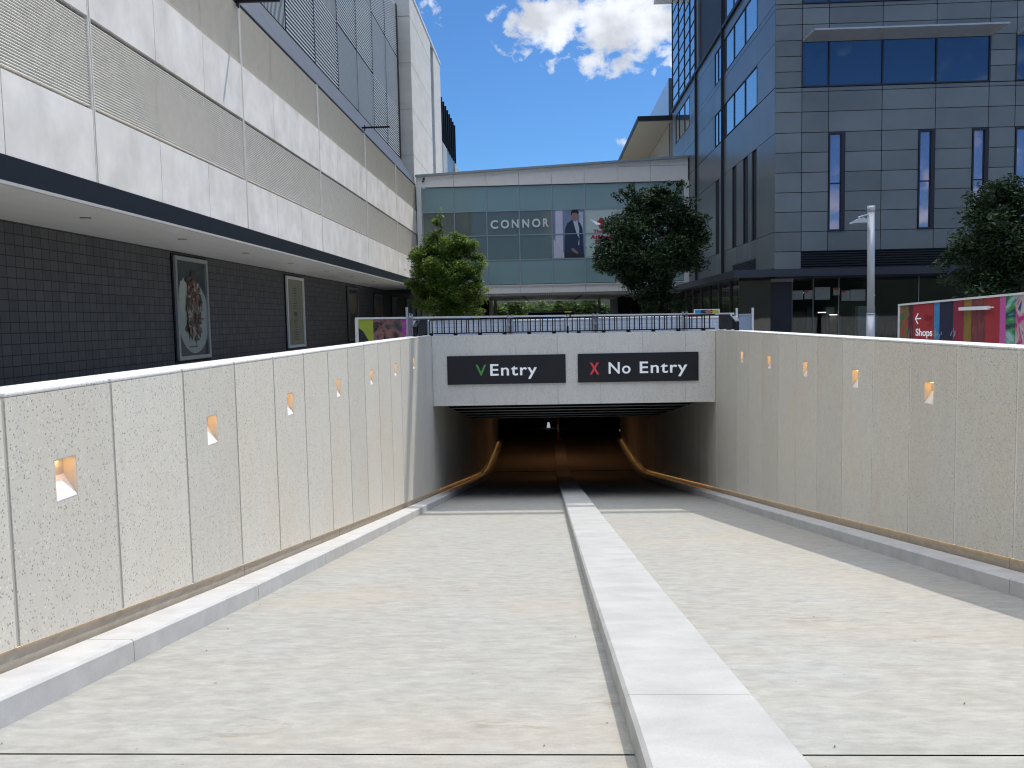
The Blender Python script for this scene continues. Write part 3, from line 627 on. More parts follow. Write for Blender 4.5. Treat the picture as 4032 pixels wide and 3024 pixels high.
# ragged paint drips on the blue / navy / crimson edges
mb = MB()
for i in range(26):
    s0 = rnd.choice((1.36, 1.42, 1.5, 1.56, 2.02, 2.06, 1.94)) + rnd.uniform(-.03, .04); z0 = rnd.uniform(.85, 1.02); bar(mb, s0, z0, s0 + rnd.uniform(-.01, .03), z0 + rnd.uniform(.05, .13), rnd.uniform(.01, .025), .002 + i * .0004, .0003)
mb.build('paint_drips', plain('pale drip paint', (.30, .38, .48), .5, var=.3, scale=20), e)
e2 = empty('tube_light', hp(2.8, 1.63, .05), 'white tube light fitting fixed across the painted Shops hoarding', 'light fitting')
mb = MB(); hbox(mb, 2.30, 3.22, 1.585, 1.592, 1.668, 1.682, .02, .10); mb.build('housing', WHITE, e2)
mb = MB(); mb.tube(hp(3.22, 1.64, .06), hp(3.36, 1.645, .06), .018); mb.build('cable_gland', OFFW, e2)
mb = MB(); hbox(mb, 2.27, 2.30, 1.595, 1.595, 1.66, 1.66, .03, .09); mb.build('end_cap', OFFW, e2)

# ---------------------------------------------------------------- street lamp
e = empty('street_lamp', (9.47, 25, 0), 'pale grey street lamp post with a short arm and hooded head', 'street lamp')
mb = MB(); mb.tube((9.49, 25, 0), (9.49, 25, 1.52), .12, 20); mb.tube((9.49, 25, 1.52), (9.49, 25, 1.56), .125, 20); mb.build('base_sleeve', LAMPG, e, True)
mb = MB(); mb.tube((9.49, 25, 1.56), (9.465, 25, 4.5), .102, 20, .105); mb.build('pole', LAMPG, e, True)
mb = MB(); mb.tube((9.465, 25, 4.5), (9.465, 25, 4.66), .112, 20); mb.build('collar', LAMPG, e, True)
mb = MB(); mb.tube((9.38, 24.98, 4.42), (9.06, 24.9, 4.33), .022); mb.tube((9.08, 24.9, 4.34), (9.10, 24.9, 4.26), .02); mb.build('arm', LAMPG, e)
mb = MB(); mb.prism([(8.86, 24.75, 4.155), (9.27, 24.75, 4.165), (9.30, 24.75, 4.2), (9.26, 24.75, 4.27), (9.16, 24.75, 4.31), (9.06, 24.75, 4.29), (8.88, 24.75, 4.2)], (0, .3, 0)); hd = mb.build('lamp_head', LAMPG, e)
mb = MB(); mb.box(8.9, 9.24, 24.78, 25.02, 4.146, 4.153); mb.build('diffuser', plain('lamp diffuser', (.2, .2, .2), .3), hd)

# ---------------------------------------------------------------- left building
XF = -9.0
e = empty('shopping_centre', (XF, 30, 0), 'long pale concrete shopping centre with louvred bands above a dark tiled ground floor', 'building')
BY = [-.5 - 8.65, -.5, 8.2, 16.85, 25.45, 34.05, 42.9, 51.6, 59.5]
RZ = [4.5, 5.98, 7.72, 9.41, 11.15]
mb = MB(); mb.box(XF - 1.2, XF - .17, BY[0], 59.45, 4.45, 11.1); mb.box(-30, XF - 1.3, BY[0], 59.45, 4.45, 13.0); mb.build('core_wall', plain('shadow gap dark', (.10, .095, .09), .8), e)
for i in range(len(BY) - 1):
    a, b = BY[i] + .055, BY[i + 1] - .055
    if i == len(BY) - 2: b = BY[i + 1]
    w3 = (b - a) / 3
    for rz in (0, 2):
        mb = MB()
        for q in range(3):
            mb.box(XF - .15, XF, a + q * w3 + (.012 if q else 0), a + (q + 1) * w3 - (.012 if q < 2 else 0), RZ[rz] + (.05 if rz else .0), RZ[rz + 1] - .05)
        mb.build('concrete_panel', FACON, e)
    for rz in (1, 3):
        mb = MB(); z = RZ[rz] + .02; zt_ = RZ[rz + 1] - .02; n = 30; dz = (zt_ - z) / n
        for q in range(3):
            ya, yb = a + q * w3 + (.012 if q else 0), a + (q + 1) * w3 - (.012 if q < 2 else 0)
            for t in range(n):
                z0 = z + t * dz; z1 = z0 + dz
                mb.quad((XF - .062, ya, z0), (XF - .062, yb, z0), (XF - .02, yb, z0 + dz * .25), (XF - .02, ya, z0 + dz * .25))
                mb.quad((XF - .02, ya, z0 + dz * .25), (XF - .02, yb, z0 + dz * .25), (XF - .062, yb, z1), (XF - .062, ya, z1))
            mb.box(XF - .15, XF - .07, ya, yb, z, zt_)
        mb.build('louvre_panel', LOUV, e)
    if i:
        mb = MB()
        for d in (-.035, .035): mb.box(XF - .16, XF + .006, BY[i] + d - .012, BY[i] + d + .012, 4.5, 11.15)
        mb.build('joint_fin', LOUV, e)
mb = MB()
for i in range(16):
    a = BY[0] + i * 4.29; b = min(a + 4.27, 59.4)
    mb.hexa([(XF - 1.05, a, 11.2), (XF + .01, a, 11.152), (XF + .01, b, 11.152), (XF - 1.05, b, 11.2), (XF - 1.05, a, 13.08), (XF + .0, a, 11.2), (XF + .0, b, 11.2), (XF - 1.05, b, 13.08)])
mb.build('sloped_flashing', BANDM, e)
mb = MB(); mb.box(XF - .3, XF + .03, BY[0], 62.6, 4.06, 4.497); mb.build('fascia_beam', FASC, e)
mb = MB(); mb.box(XF - .02, XF + .05, BY[0], 62.6, 4.0, 4.058); mb.build('edge_strip', STRIPM, e)
mb = MB(); z0 = 4.03
for i in range(5):
    xa = XF - .05 - i * .62; xb = xa - .61
    for q in range(18): mb.box(xb, xa, BY[0] + q * 4.0, BY[0] + q * 4.0 + 3.99, z0, z0 + .12)
mb.build('soffit', SOFF, e)
mb = MB(); mb.box(-12.04, XF + .0, 60.1, 90, 4.04, 4.28); mb.build('passage_soffit', FASC, e)
XT = -12.04
mb = MB(); mb.box(XT - .6, XT, BY[0], 86, 0, 4.2); mb.build('tiled_wall', TILE, e)
for i in range(9):
    y = [8.4, 13.4, 18.43, 23.4, 28.4, 33.43, 38.9, 44.1, 49.6][i]
    mb = MB(); mb.tube((-10.17, y, 4.018), (-10.17, y, 4.03), .12, 16); d = mb.build('downlight', plain('downlight rim', (.12, .12, .12), .4), e)
    mb = MB(); mb.tube((-10.17, y, 4.012), (-10.17, y, 4.016), .07, 12); mb.build('lens', STRIPM, d)
# upper louvred plant block
XU = -10.05
mb = MB(); mb.box(-30, XU - .16, 0, 59.6, 13.0, 23.6); mb.build('plant_wall', LOUVD, e)
UY = [7.9, 12.2, 16.5, 20.75, 25.1, 29.35, 33.6, 37.85, 42.1, 46.45, 50.8, 55.1, 59.5]; UZ = [13.1, 16.38, 20.0, 23.5]
for i in range(len(UY) - 1):
    for j in range(3):
        vert = ((i // 2) + j) % 2 == 0 if False else (((i + 0) // 2) % 2 == (0 if j % 2 == 0 else 1))
        a, b = UY[i] + .05, UY[i + 1] - .05; z0, z1 = UZ[j] + .05, UZ[j + 1] - .06; mb = MB()
        if vert:
            y = a + .03
            while y < b: mb.box(XU - .008, XU, y, y + .05, z0, z1); y += .16
        else:
            z = z0 + .03
            while z < z1: 
                mb.box(XU - .012, XU, a, b, z, z + .07); z += .165
        mb.build('louvre_screen', LOUVB, e)
mb = MB()
for y in UY: mb.box(XU - .1, XU + .012, y - .035, y + .035, 13.06, 23.6)
mb.build('screen_frame', GAP, e)
mb = MB(); mb.box(XU - .15, XU + .03, 59.55, 59.95, 13.1, 23.6); mb.build('corner_trim', FASC, e)
# rods sticking out of the facade
for y, z, lab in ((42.76, 11.39, 'thin black banner rod sticking out above the fourth visible facade joint'), (25.27, 11.14, 'thin black banner rod sticking out near the top of the picture')):
    e2 = empty('banner_rod', (XF, y, z), lab, 'rod', 'banner rods on the concrete facade')
    mb = MB(); mb.box(XF - .2, XF + 1.3, y - .04, y + .04, z - .04, z + .04); mb.build('rod', BLACK, e2)
    mb = MB(); mb.box(XF + .022, XF + .05, y - .09, y + .09, z - .16, z + .12); mb.build('bracket', BLACK, e2)
# poster frames on the tiled wall
def poster(y0, y1, z0, z1, label, art, frame=GALV):
    e = empty('poster_frame', (XT, (y0 + y1) / 2, z0), label, 'poster', 'poster frames on the tiled wall')
    mb = MB(); mb.box(XT + .002, XT + .04, y0 - .1, y1 + .1, z0 - .07, z1 + .07); mb.build('backing', BLACK, e)
    mb = MB(); f = .13
    mb.box(XT + .042, XT + .12, y0, y0 + f, z0, z1); mb.box(XT + .042, XT + .12, y1 - f, y1, z0, z1); mb.box(XT + .042, XT + .12, y0 + f, y1 - f, z0, z0 + f); mb.box(XT + .042, XT + .12, y0 + f, y1 - f, z1 - f, z1); mb.build('frame', frame, e)
    art(e, y0 + f, y1 - f, z0 + f, z1 - f)
    return e
def sheet(e, y0, y1, z0, z1, m, lift=.05, name='poster_sheet'):
    mb = MB(); mb.box(XT + .042, XT + lift, y0, y1, z0, z1); return mb.build(name, m, e)
def blobp(mb, cy, cz, ry, rz, x, jag=.25, n=28, seed=0):
    rr = random.Random(seed); pts = []
    for i in range(n): t = 2 * math.pi * i / n; q = 1 + rr.uniform(-jag, jag); pts.append((x, cy + ry * q * math.cos(t), cz + rz * q * math.sin(t)))
    mb.prism(pts, (.002, 0, 0))
def art_food(e, y0, y1, z0, z1):
    sheet(e, y0, y1, z0, z1, plain('dark poster print', (.035, .045, .05), .35, var=.3, scale=1.5)); cy = (y0 + y1) / 2; h = z1 - z0
    pts = []
    for i in range(40):
        t = 2 * math.pi * i / 40; y = cy + .1 + 1.25 * math.cos(t); z = z0 + .40 * h + 1.22 * math.sin(t) * (1.0 if math.sin(t) > 0 else .98); pts.append((XT + .054, min(max(y, y0), y1), min(max(z, z0), z1)))
    mb = MB(); mb.prism(pts, (.002, 0, 0)); mb.build('plate_print', plain('plate print', (.30, .36, .32), .35, var=.2, scale=1.2), e)
    mb = MB(); blobp(mb, cy - .62, z0 + 1.95, .38, .62, XT + .058, .12, seed=3); mb.build('cream_print', plain('cream print', (.38, .42, .34), .4, var=.15), e)
    foods = [((.085, .05, .04), 0, 1.25, .55, .75, 5), ((.20, .06, .045), -.1, 1.45, .35, .32, 8), ((.06, .045, .035), .1, 2.3, .4, .55, 2), ((.16, .06, .05), .3, 1.4, .3, .4, 9), ((.30, .27, .22), -.15, 1.7, .22, .2, 12), ((.05, .05, .03), .35, 1.95, .3, .35, 15), ((.25, .2, .17), .05, .95, .2, .3, 18), ((.04, .035, .03), -.25, 1.0, .22, .25, 20)]
    for i, (c, dy, dz, ry, rz, sd) in enumerate(foods):
        mb = MB(); blobp(mb, cy + dy, z0 + dz, ry, rz, XT + .062 + i * .003, .38, 34, sd); mb.build('food_print', plain('food print', c, .4, var=.6, scale=7), e)
    rr = random.Random(77); cols = [(.13, .07, .05), (.07, .055, .045), (.22, .075, .06), (.32, .28, .23), (.05, .06, .035), (.17, .12, .09)]
    for ci, c in enumerate(cols):
        mb = MB()
        for q in range(26):
            t = rr.random() * 6.283; r_ = rr.random() ** .6; blobp(mb, cy + .08 + .62 * r_ * math.cos(t), z0 + 1.5 + 1.0 * r_ * math.sin(t), rr.uniform(.04, .15), rr.uniform(.03, .12), XT + .09 + ci * .004 + q * .0001, .4, 12, rr.randrange(999))
        mb.build('food_flecks', plain('food fleck print', c, .4, var=.5, scale=12), e)
    mb = MB(); mb.box(XT + .052, XT + .058, cy - .35, cy + .3, z0 + .27, z0 + .32); mb.build('caption_print', plain('caption print', (.10, .11, .10), .5), e)
def art_menu(e, y0, y1, z0, z1):
    sheet(e, y0, y1, z0, z1, plain('cream menu print', (.23, .22, .15), .35, var=.22, scale=.6)); cy = (y0 + y1) / 2; h = z1 - z0
    mb = MB(); rr = random.Random(4)
    for i in range(22):
        z = z1 - .45 - i * .115
        if 9 <= i <= 11: continue
        wd = rr.uniform(.15, .38); mb.box(XT + .051, XT + .053, cy - wd, cy + wd, z, z + (.07 if i < 3 else .045))
    mb.build('text_lines', plain('menu text', (.11, .11, .085), .5), e)
    mb = MB(); mb.box(XT + .051, XT + .053, cy - .22, cy + .22, z1 - 1.72, z1 - 1.52); mb.build('picture_print', plain('menu picture', (.07, .08, .06), .5), e)
def art_dark(c1, c2, seed):
    def f(e, y0, y1, z0, z1):
        sheet(e, y0, y1, z0, z1, plain('dark print', (.022, .023, .026), .3, var=.4, scale=1.2)); cy = (y0 + y1) / 2
        mb = MB(); mb.prism([(XT + .054, y0 + .15, z1 - .3), (XT + .054, y1 - .2, z1 - .2), (XT + .054, y1 - .15, z1 - 1.1), (XT + .054, cy + .1, z1 - 1.6), (XT + .054, y0 + .2, z1 - 1.1)], (.002, 0, 0)); mb.build('picture_print', plain('muted print', c1, .4, var=.5, scale=3), e)
    return f
poster(26.8, 29.4, .47, 3.88, 'framed food poster of a plate with a meal on the tiled wall, nearest', art_food)
poster(38.5, 41.25, .48, 3.83, 'framed cream menu poster on the tiled wall, second from the left', art_menu, OFFW)
poster(50.55, 53.2, .5, 3.78, 'dark framed poster on the tiled wall behind the left end of the mural hoarding', art_dark((.14, .12, .09), 0, 1), GREYB)
poster(58.5, 61.05, .5, 3.60, 'dark framed poster with a pale shape, first right of the mural hoarding end post', art_dark((.16, .11, .07), 0, 2), GREYB)
poster(65.2, 67.6, .5, 3.60, 'dark framed poster with a pale shape, second right of the mural hoarding end post', art_dark((.15, .12, .10), 0, 3), GREYB)
poster(71.9, 74.4, .5, 3.60, 'narrow framed poster behind the tall galvanised post', art_dark((.20, .20, .18), 0, 4), GREYB)
poster(77.6, 80.7, .5, 3.62, 'faint dark poster at the far end of the tiled wall', art_dark((.06, .06, .065), 0, 5), GREYB)

# ---------------------------------------------------------------- concrete tower and grey block behind
e = empty('concrete_tower', (-10, 66, 0), 'tall pale concrete stair tower with a narrow glass slot behind the louvred block', 'tower')
XW = -9.2
mb = MB(); mb.box(-13, XW, 60.3, 70.85, 4.3, 24.7); mb.box(-13, XW, 72.75, 77.45, 4.3, 24.7); mb.box(-13, XW - .3, 70.86, 72.74, 4.3, 24.5)
mb.build('wall', TOWCON, e)
mb = MB(); mb.box(-13.05, XW + .06, 60.25, 77.5, 24.72, 24.9); mb.build('roof_edge', BRMET, e)
mb = MB()
for i in range(6): mb.box(XW - .25, XW - .12, 70.87, 72.73, 5.3 + i * 3.2, 8.45 + i * 3.2)
mb.build('slot_window', WINS, e)
mb = MB()
for z in (13.4, 16.6, 19.8, 23): mb.box(-13.0, XW - .02, 60.285, 60.297, z, z + .03); mb.box(XW + .002, XW + .008, 60.4, 70.8, z, z + .03)
mb.build('joint_line', SEALANT, e)
e = empty('grey_block', (-10, 84, 0), 'dark grey glazed and louvred block behind the concrete tower', 'building')
mb = MB(); mb.box(-20, XW - .1, 77.6, 96, 4.3, 18.0); mb.box(-20, XW - .1, 77.6, 90.8, 18.0, 22.0); mb.build('wall', GREYB, e)
mb = MB()
for i in range(8): y = 78 + i * 1.6; mb.box(XW - .1, XW + .05, y, y + .12, 18.1, 22.02)
mb.build('window_mullion', BLACK, e)
mb = MB()
for i in range(7): y = 78.15 + i * 1.6; mb.box(XW - .09, XW - .06, y, y + 1.42, 18.2, 21.9)
mb.build('window', SHOPG, e)
for ya, yb in ((77.8, 81), (88, 95.8)):
    mb = MB()
    for i in range(20): z = 14.2 + i * .19; mb.box(XW - .1, XW + .06, ya, yb, z, z + .08)
    mb.build('louvre_screen', LOUVB, e)

# ---------------------------------------------------------------- glazed link bridge
YB = 59.5
e = empty('link_bridge', (.6, YB, 3.5), 'glazed pedestrian bridge with a sloping roof joining the two buildings above the plaza', 'bridge')
bx = [-8.55] + [-6.32 + 2.285 * i for i in range(7)] + [9.65]
def rt(x): return 11.78 + (x + 8.9) * .0435
mb = MB()
fx = [-8.95, -6.32, -4.03, -1.75, .53, 2.82, 5.1, 7.4, 10.0]
for a, b in zip(fx, fx[1:]): mb.hexa([(a + .01, YB - .12, 10.98), (b - .01, YB - .12, 10.98), (b - .01, YB + .1, 10.98), (a + .01, YB + .1, 10.98), (a + .01, YB - .12, rt(a) - .1), (b - .01, YB - .12, rt(b) - .1), (b - .01, YB + .1, rt(b) - .1), (a + .01, YB + .1, rt(a) - .1)])
mb.build('fascia_panels', BRMET, e)
mb = MB(); a, b = -8.97, 10.02; mb.hexa([(a, YB - .3, rt(a) - .098), (b, YB - .3, rt(b) - .098), (b, 80, rt(b) - .098), (a, 80, rt(a) - .098), (a, YB - .3, rt(a) + .06), (b, YB - .3, rt(b) + .06), (b, 80, rt(b) + .06), (a, 80, rt(a) + .06)]); mb.build('roof', plain('bridge roof metal', (.30, .33, .34), .4, .3), e)
mb = MB(); mb.box(5.2, 10.0, YB - .135, YB - .122, 12.02, 12.05); mb.build('fascia_line', MULL, e)
bz = [4.07, 5.80, 7.52, 9.22, 10.95]
for i in range(len(bx) - 1):
    for j in range(4):
        m = BRG1 if j in (0, 3) else BRG2
        if i >= 5 and j in (1, 2): m = BRG3
        mb = MB(); mb.box(bx[i] + .03, bx[i + 1] - .03, YB, YB + .03, bz[j] + .03, bz[j + 1] - .03); mb.build('glass_pane', m, e)
mb = MB()
for x in bx: mb.box(x - .03, x + .03, YB - .05, YB + .06, 4.05, 10.975)
for z in bz[1:-1]:
    for a, b in zip(bx, bx[1:]): mb.box(a + .031, b - .031, YB - .045, YB + .055, z - .03, z + .03)
mb.build('mullion_frame', MULL, e)
mb = MB(); mb.box(-8.95, 9.7, YB - .2, YB + .06, 3.98, 4.048); mb.build('sill_flashing', OFFW, e)
mb = MB()
for a, b in zip(fx, fx[1:]): mb.box(a + .01, min(b, 9.7) - .01, YB - .1, YB + .1, 3.46, 3.978)
mb.build('lower_fascia', BRMET, e)
mb = MB(); mb.box(9.7, 10.04, YB - .16, YB + .2, 3.5, 10.97); mb.box(-8.94, -8.6, YB - .16, YB + .2, 3.5, 10.97); mb.build('end_column', OFFW, e)
mb = MB(); mb.box(-8.9, 9.9, YB + .1, 79.9, 3.40, 3.6); mb.box(-8.9, 9.9, 79.7, 79.95, 3.6, 11); mb.build('floor_slab', plain('bridge underside', (.36, .34, .33), .6), e)
mb = MB(); x = -8.8
while x < 9.8: mb.box(x, x + .07, YB + .12, 79.6, 3.30, 3.398); x += .16
mb.build('soffit_battens', plain('soffit batten', (.82, .80, .78), .55), e)
mb = MB()
for q in range(6):
    for x in (-5.2, -1.6, 2.6, 6.2): mb.box(x - .14, x + .14, 61 + q * 3, 61.5 + q * 3, 3.27, 3.298)
mb.build('soffit_fixture', BLACK, e)
mb = MB(); mb.box(-8.6, 9.6, YB + 3.5, YB + 3.6, 4.1, 10.9); mb.build('inner_wall', plain('bridge interior', (.12, .12, .11), .8, var=.5, scale=.5), e)
for x, z in ((-8.38, 11.56), (-8.44, 11.4)):
    e2 = empty('security_camera', (x, YB - .15, z), 'small dark security camera at the top left corner of the bridge, %s one' % ('upper' if z > 11.5 else 'lower'), 'camera', 'cameras on the bridge corner')
    mb = MB(); mb.lathe((x, YB - .26, z - .09), [(.02, 0), (.07, .03), (.085, .09), (.085, .1)], 12); mb.build('dome', BLACK, e2)
    mb = MB(); mb.box(x - .03, x + .03, YB - .3, YB - .121, z + .012, z + .045); mb.build('bracket', GALV, e2)
e2 = empty('connor_sign', (-1.7, YB, 8.0), 'pale raised letters reading CONNOR on the bridge glass', 'sign')
cx = [(-3.78, -3.24), (-3.06, -2.47), (-2.29, -1.80), (-1.55, -1.06), (-.87, -.27), (-.10, .31)]
for i, ch in enumerate('CONNOR'):
    mb = MB(); put_text(mb, ch, (0, YB - .09, 0), (1, 0, 0), (0, 0, 1), (0, -1, 0), cx[i][0], cx[i][1], 8.02 + i * .008, 8.58 + i * .008, .03, .05); mb.build('letter', LETC, e2)
e2 = empty('shoe_store_sign', (3.9, YB, 7.0), "red lettering The Athlete's Foot with winged mark on the bridge window", 'sign')
mb = MB(); put_text(mb, 'The', (0, YB - .03, 0), (1, 0, 0), (0, 0, 1), (0, -1, 0), 3.40, 4.08, 7.52, 7.76, .04, .01); put_text(mb, "Athlete's", (0, YB - .03, 0), (1, 0, 0), (0, 0, 1), (0, -1, 0), 3.2, 4.95, 7.15, 7.40, .04, .01); put_text(mb, 'Foot', (0, YB - .03, 0), (1, 0, 0), (0, 0, 1), (0, -1, 0), 3.58, 4.5, 6.82, 7.06, .04, .01); mb.build('lettering', RED, e2)
mb = MB()
for i in range(3): mb.prism([(3.15 + i * .12, YB - .02 - i * .004, 8.52 - i * .1), (3.5 + i * .08, YB - .02 - i * .004, 8.36 - i * .09), (3.95, YB - .02 - i * .004, 8.24 - i * .04), (3.95, YB - .02 - i * .004, 8.18 - i * .04), (3.45 + i * .08, YB - .02 - i * .004, 8.28 - i * .09)], (0, -.003, 0))
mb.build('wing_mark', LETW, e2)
mb = MB(); blobp_pts = [(3.98 + .22 * math.cos(t * .35), YB - .02, 8.2 + .4 * math.sin(t * .35)) for t in range(18)]; mb.prism(blobp_pts, (0, -.003, 0)); mb.build('foot_mark', RED, e2)
# fashion poster behind the bridge glass line
e2 = empty('fashion_poster', (1.7, YB, 5.83), 'window poster of a man in a navy suit and pale shirt on the bridge', 'poster')
def flat(name, pts, m, d): mb = MB(); mb.prism([(x, YB - .01 - d, z) for x, z in pts], (0, -.002, 0)); return mb.build(name, m, e2)
flat('background', [(.56, 5.84), (2.79, 5.84), (2.79, 9.19), (.56, 9.19)], plain('poster backdrop', (.20, .25, .38), .3, var=.3, scale=1), .0)
flat('pillar_print', [(.75, 6.1), (1.28, 6.0), (1.28, 9.15), (.78, 9.15)], plain('pale pillar print', (.58, .60, .74), .35, var=.15), .004)
flat('pillar_print', [(.62, 5.86), (1.4, 5.86), (1.4, 6.15), (.62, 7.2)], plain('pale step print', (.55, .55, .64), .35), .007)
flat('door_print', [(2.45, 7.5), (2.7, 7.5), (2.7, 9.0), (2.1, 9.1), (2.1, 8.9), (2.45, 8.8)], plain('pale door print', (.5, .55, .68), .35), .010)
flat('suit_print', [(1.36, 5.9), (2.72, 5.86), (2.72, 6.6), (2.66, 7.9), (2.5, 8.25), (2.2, 8.45), (1.95, 8.5), (1.6, 8.25), (1.45, 7.9), (1.38, 7.0)], plain('navy suit print', (.02, .035, .075), .35, var=.2), .013)
flat('shirt_print', [(2.0, 8.42), (2.3, 8.45), (2.42, 7.9), (2.42, 7.2), (2.25, 7.5)], plain('pale shirt print', (.5, .57, .70), .35), .016)
flat('shirt_print', [(2.33, 6.75), (2.42, 7.2), (2.42, 6.7)], plain('pale shirt hem print', (.5, .57, .70), .35), .016)
flat('face_print', [(1.98, 8.42), (1.9, 8.75), (1.92, 9.0), (2.25, 9.02), (2.38, 8.8), (2.3, 8.5), (2.2, 8.36)], plain('face print', (.30, .19, .16), .4, var=.25, scale=6), .019)
flat('hair_print', [(1.84, 8.82), (1.88, 9.1), (2.05, 9.18), (2.35, 9.17), (2.42, 8.95), (2.36, 8.82), (2.25, 8.96), (1.95, 8.95), (1.92, 8.8)], plain('hair print', (.012, .012, .016), .5), .022)
flat('hand_print', [(1.85, 6.55), (2.05, 6.5), (2.35, 6.2), (2.3, 6.1), (2.1, 6.2), (1.9, 6.35)], plain('hand print', (.25, .17, .17), .4), .019)
flat('dark_print', [(1.36, 5.86), (2.76, 5.86), (2.76, 6.12), (2.3, 6.15), (1.7, 6.25), (1.36, 6.2)], plain('dark base print', (.02, .022, .03), .4), .016)
flat('window_mullion_bar', [(.56, 7.49), (2.79, 7.49), (2.79, 7.55), (.56, 7.55)], MULL, .03)

# ---------------------------------------------------------------- right building
YC, XS = 37.56, 10.06
e = empty('office_building', (12, 45, 0), 'dark slate clad office building with bands of blue windows on the right', 'building')
mb = MB(); mb.box(XS + .12, 60, YC + .12, 56.4, 3.2, 40.0); mb.box(XS + .12, 60, 56.41, 66.8, 3.2, 25.6); mb.build('core_wall', GAP, e)
# sunshade bar along the roof edge
mb = MB(); mb.box(9.6, 62, YC - 1.15, YC - .6, 39.7, 39.9); mb.build('roof_sunshade', GALV, e)
mb = MB()
for i in range(15): x = XS + .4 + i * 3.5; mb.box(x - .05, x + .05, YC - .6, YC + .12, 39.72, 39.86)
mb.build('sunshade_bracket', GALV, e)
def front_panels(xs, zs, holes):
    mb = MB(); g_ = .014
    for a, b in zip(xs, xs[1:]):
        for c, d in zip(zs, zs[1:]):
            mx_, mz_ = (a + b) / 2, (c + d) / 2
            if any(h[0] < mx_ < h[1] and h[2] < mz_ < h[3] for h in holes): continue
            mb.box(a + g_, b - g_, YC, YC + .06, c + g_, d - g_)
    return mb
MX = [XS, 11.22, 12.36, 14.63, 16.89, 19.13, 20.24, 21.38, 23.65, 25.9, 28.15, 30.4, 32.65, 36, 40, 46, 52, 60]
# lower zone: slit windows
SL = [(12.37, 13.07), (16.2, 16.89), (18.47, 19.15), (20.27, 20.97), (24.0, 24.7), (27.4, 28.1)]
Zl = [5.17, 6.03, 6.87, 7.72, 8.57, 9.42]
xs = sorted(set(MX + [x for s in SL for x in s if min(abs(x - m) for m in MX) > .05]))
def snap(x): return min(xs, key=lambda q: abs(q - x))
xs2 = xs
holes = [(snap(a), snap(b), 5.17, 9.42) for a, b in SL]
front = [(front_panels([x for x in MX], [3.55, 4.32, 5.17], [(11.22, 60, 3.55, 4.32)]))]
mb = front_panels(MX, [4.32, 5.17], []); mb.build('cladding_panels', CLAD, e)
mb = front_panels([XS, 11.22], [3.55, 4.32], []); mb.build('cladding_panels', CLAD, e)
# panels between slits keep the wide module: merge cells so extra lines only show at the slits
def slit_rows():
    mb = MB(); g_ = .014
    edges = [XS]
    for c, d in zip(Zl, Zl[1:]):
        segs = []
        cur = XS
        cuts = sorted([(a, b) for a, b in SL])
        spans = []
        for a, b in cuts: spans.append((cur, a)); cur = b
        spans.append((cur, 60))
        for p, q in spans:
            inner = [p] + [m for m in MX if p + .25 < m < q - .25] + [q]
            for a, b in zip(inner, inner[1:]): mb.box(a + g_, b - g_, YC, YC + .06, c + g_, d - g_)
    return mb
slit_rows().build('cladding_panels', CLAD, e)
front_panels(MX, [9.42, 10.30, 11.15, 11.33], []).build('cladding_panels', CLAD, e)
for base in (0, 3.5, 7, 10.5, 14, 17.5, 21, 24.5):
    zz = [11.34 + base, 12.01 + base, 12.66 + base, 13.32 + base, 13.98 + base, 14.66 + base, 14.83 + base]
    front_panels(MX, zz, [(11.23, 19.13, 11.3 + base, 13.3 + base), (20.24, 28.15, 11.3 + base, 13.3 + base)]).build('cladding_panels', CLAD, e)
    for wa, wb, ms in ((11.23, 19.13, (12.36, 14.63, 16.89)), (20.24, 28.15, (21.38, 23.65, 25.9))):
        wz0, wz1 = 11.37 + base, 13.27 + base
        if base > 4: 
            mb = MB(); mb.box(wa, wb, YC + .02, YC + .04, wz0, wz1); mb.build('window', WINF, e); continue
        edges = [wa] + list(ms) + [wb]
        f = MB()
        for x in edges: f.box(x - .03, x + .03, YC - .03, YC + .08, wz0 - .03, wz1 + .03)
        for a, b in zip(edges, edges[1:]): f.box(a + .031, b - .031, YC - .028, YC + .08, wz0 - .03, wz0 + .03); f.box(a + .031, b - .031, YC - .028, YC + .08, wz1 - .03, wz1 + .03)
        wf = f.build('window', GAP, e)
        p = MB(); p.box(wa, wb, YC + .03, YC + .05, wz0, wz1); p.build('pane', WINF, wf)
        if base == 0:
            s = MB(); s.hexa([(wa + .0, YC - .03, 13.24), (wb, YC - .03, 13.24), (wb + .42, YC - .75, 13.49), (wa + .28, YC - .75, 13.49), (wa, YC - .03, 13.42), (wb, YC - .03, 13.42), (wb + .42, YC - .75, 13.56), (wa + .28, YC - .75, 13.56)]); s.build('sunshade', GALV, e)
for a, b in SL:
    f = MB(); z0, z1 = 5.17, 9.40
    f.box(a, a + .06, YC - .05, YC + .08, z0, z1); f.box(b - .17, b, YC - .05, YC + .08, z0, z1); f.box(a + .061, b - .171, YC - .05, YC + .08, z0, z0 + .07); f.box(a + .061, b - .171, YC - .05, YC + .08, z1 - .08, z1); f.box(a + .061, b - .171, YC + .01, YC + .06, 7.2, 7.25)
    wf = f.build('slit_window', GAP, e); p = MB(); p.box(a + .05, b - .16, YC + .05, YC + .07, z0, z1); p.build('pane', WINSL, wf)
lv = MB()
for i in range(7):
    z = 3.58 + i * .105; lv.hexa([(11.22, YC + .02, z), (60, YC + .02, z), (60, YC + .1, z + .05), (11.22, YC + .1, z + .05), (11.22, YC + .02, z + .03), (60, YC + .02, z + .03), (60, YC + .1, z + .08), (11.22, YC + .1, z + .08)])
lv.build('louvre_band', FASC, e)
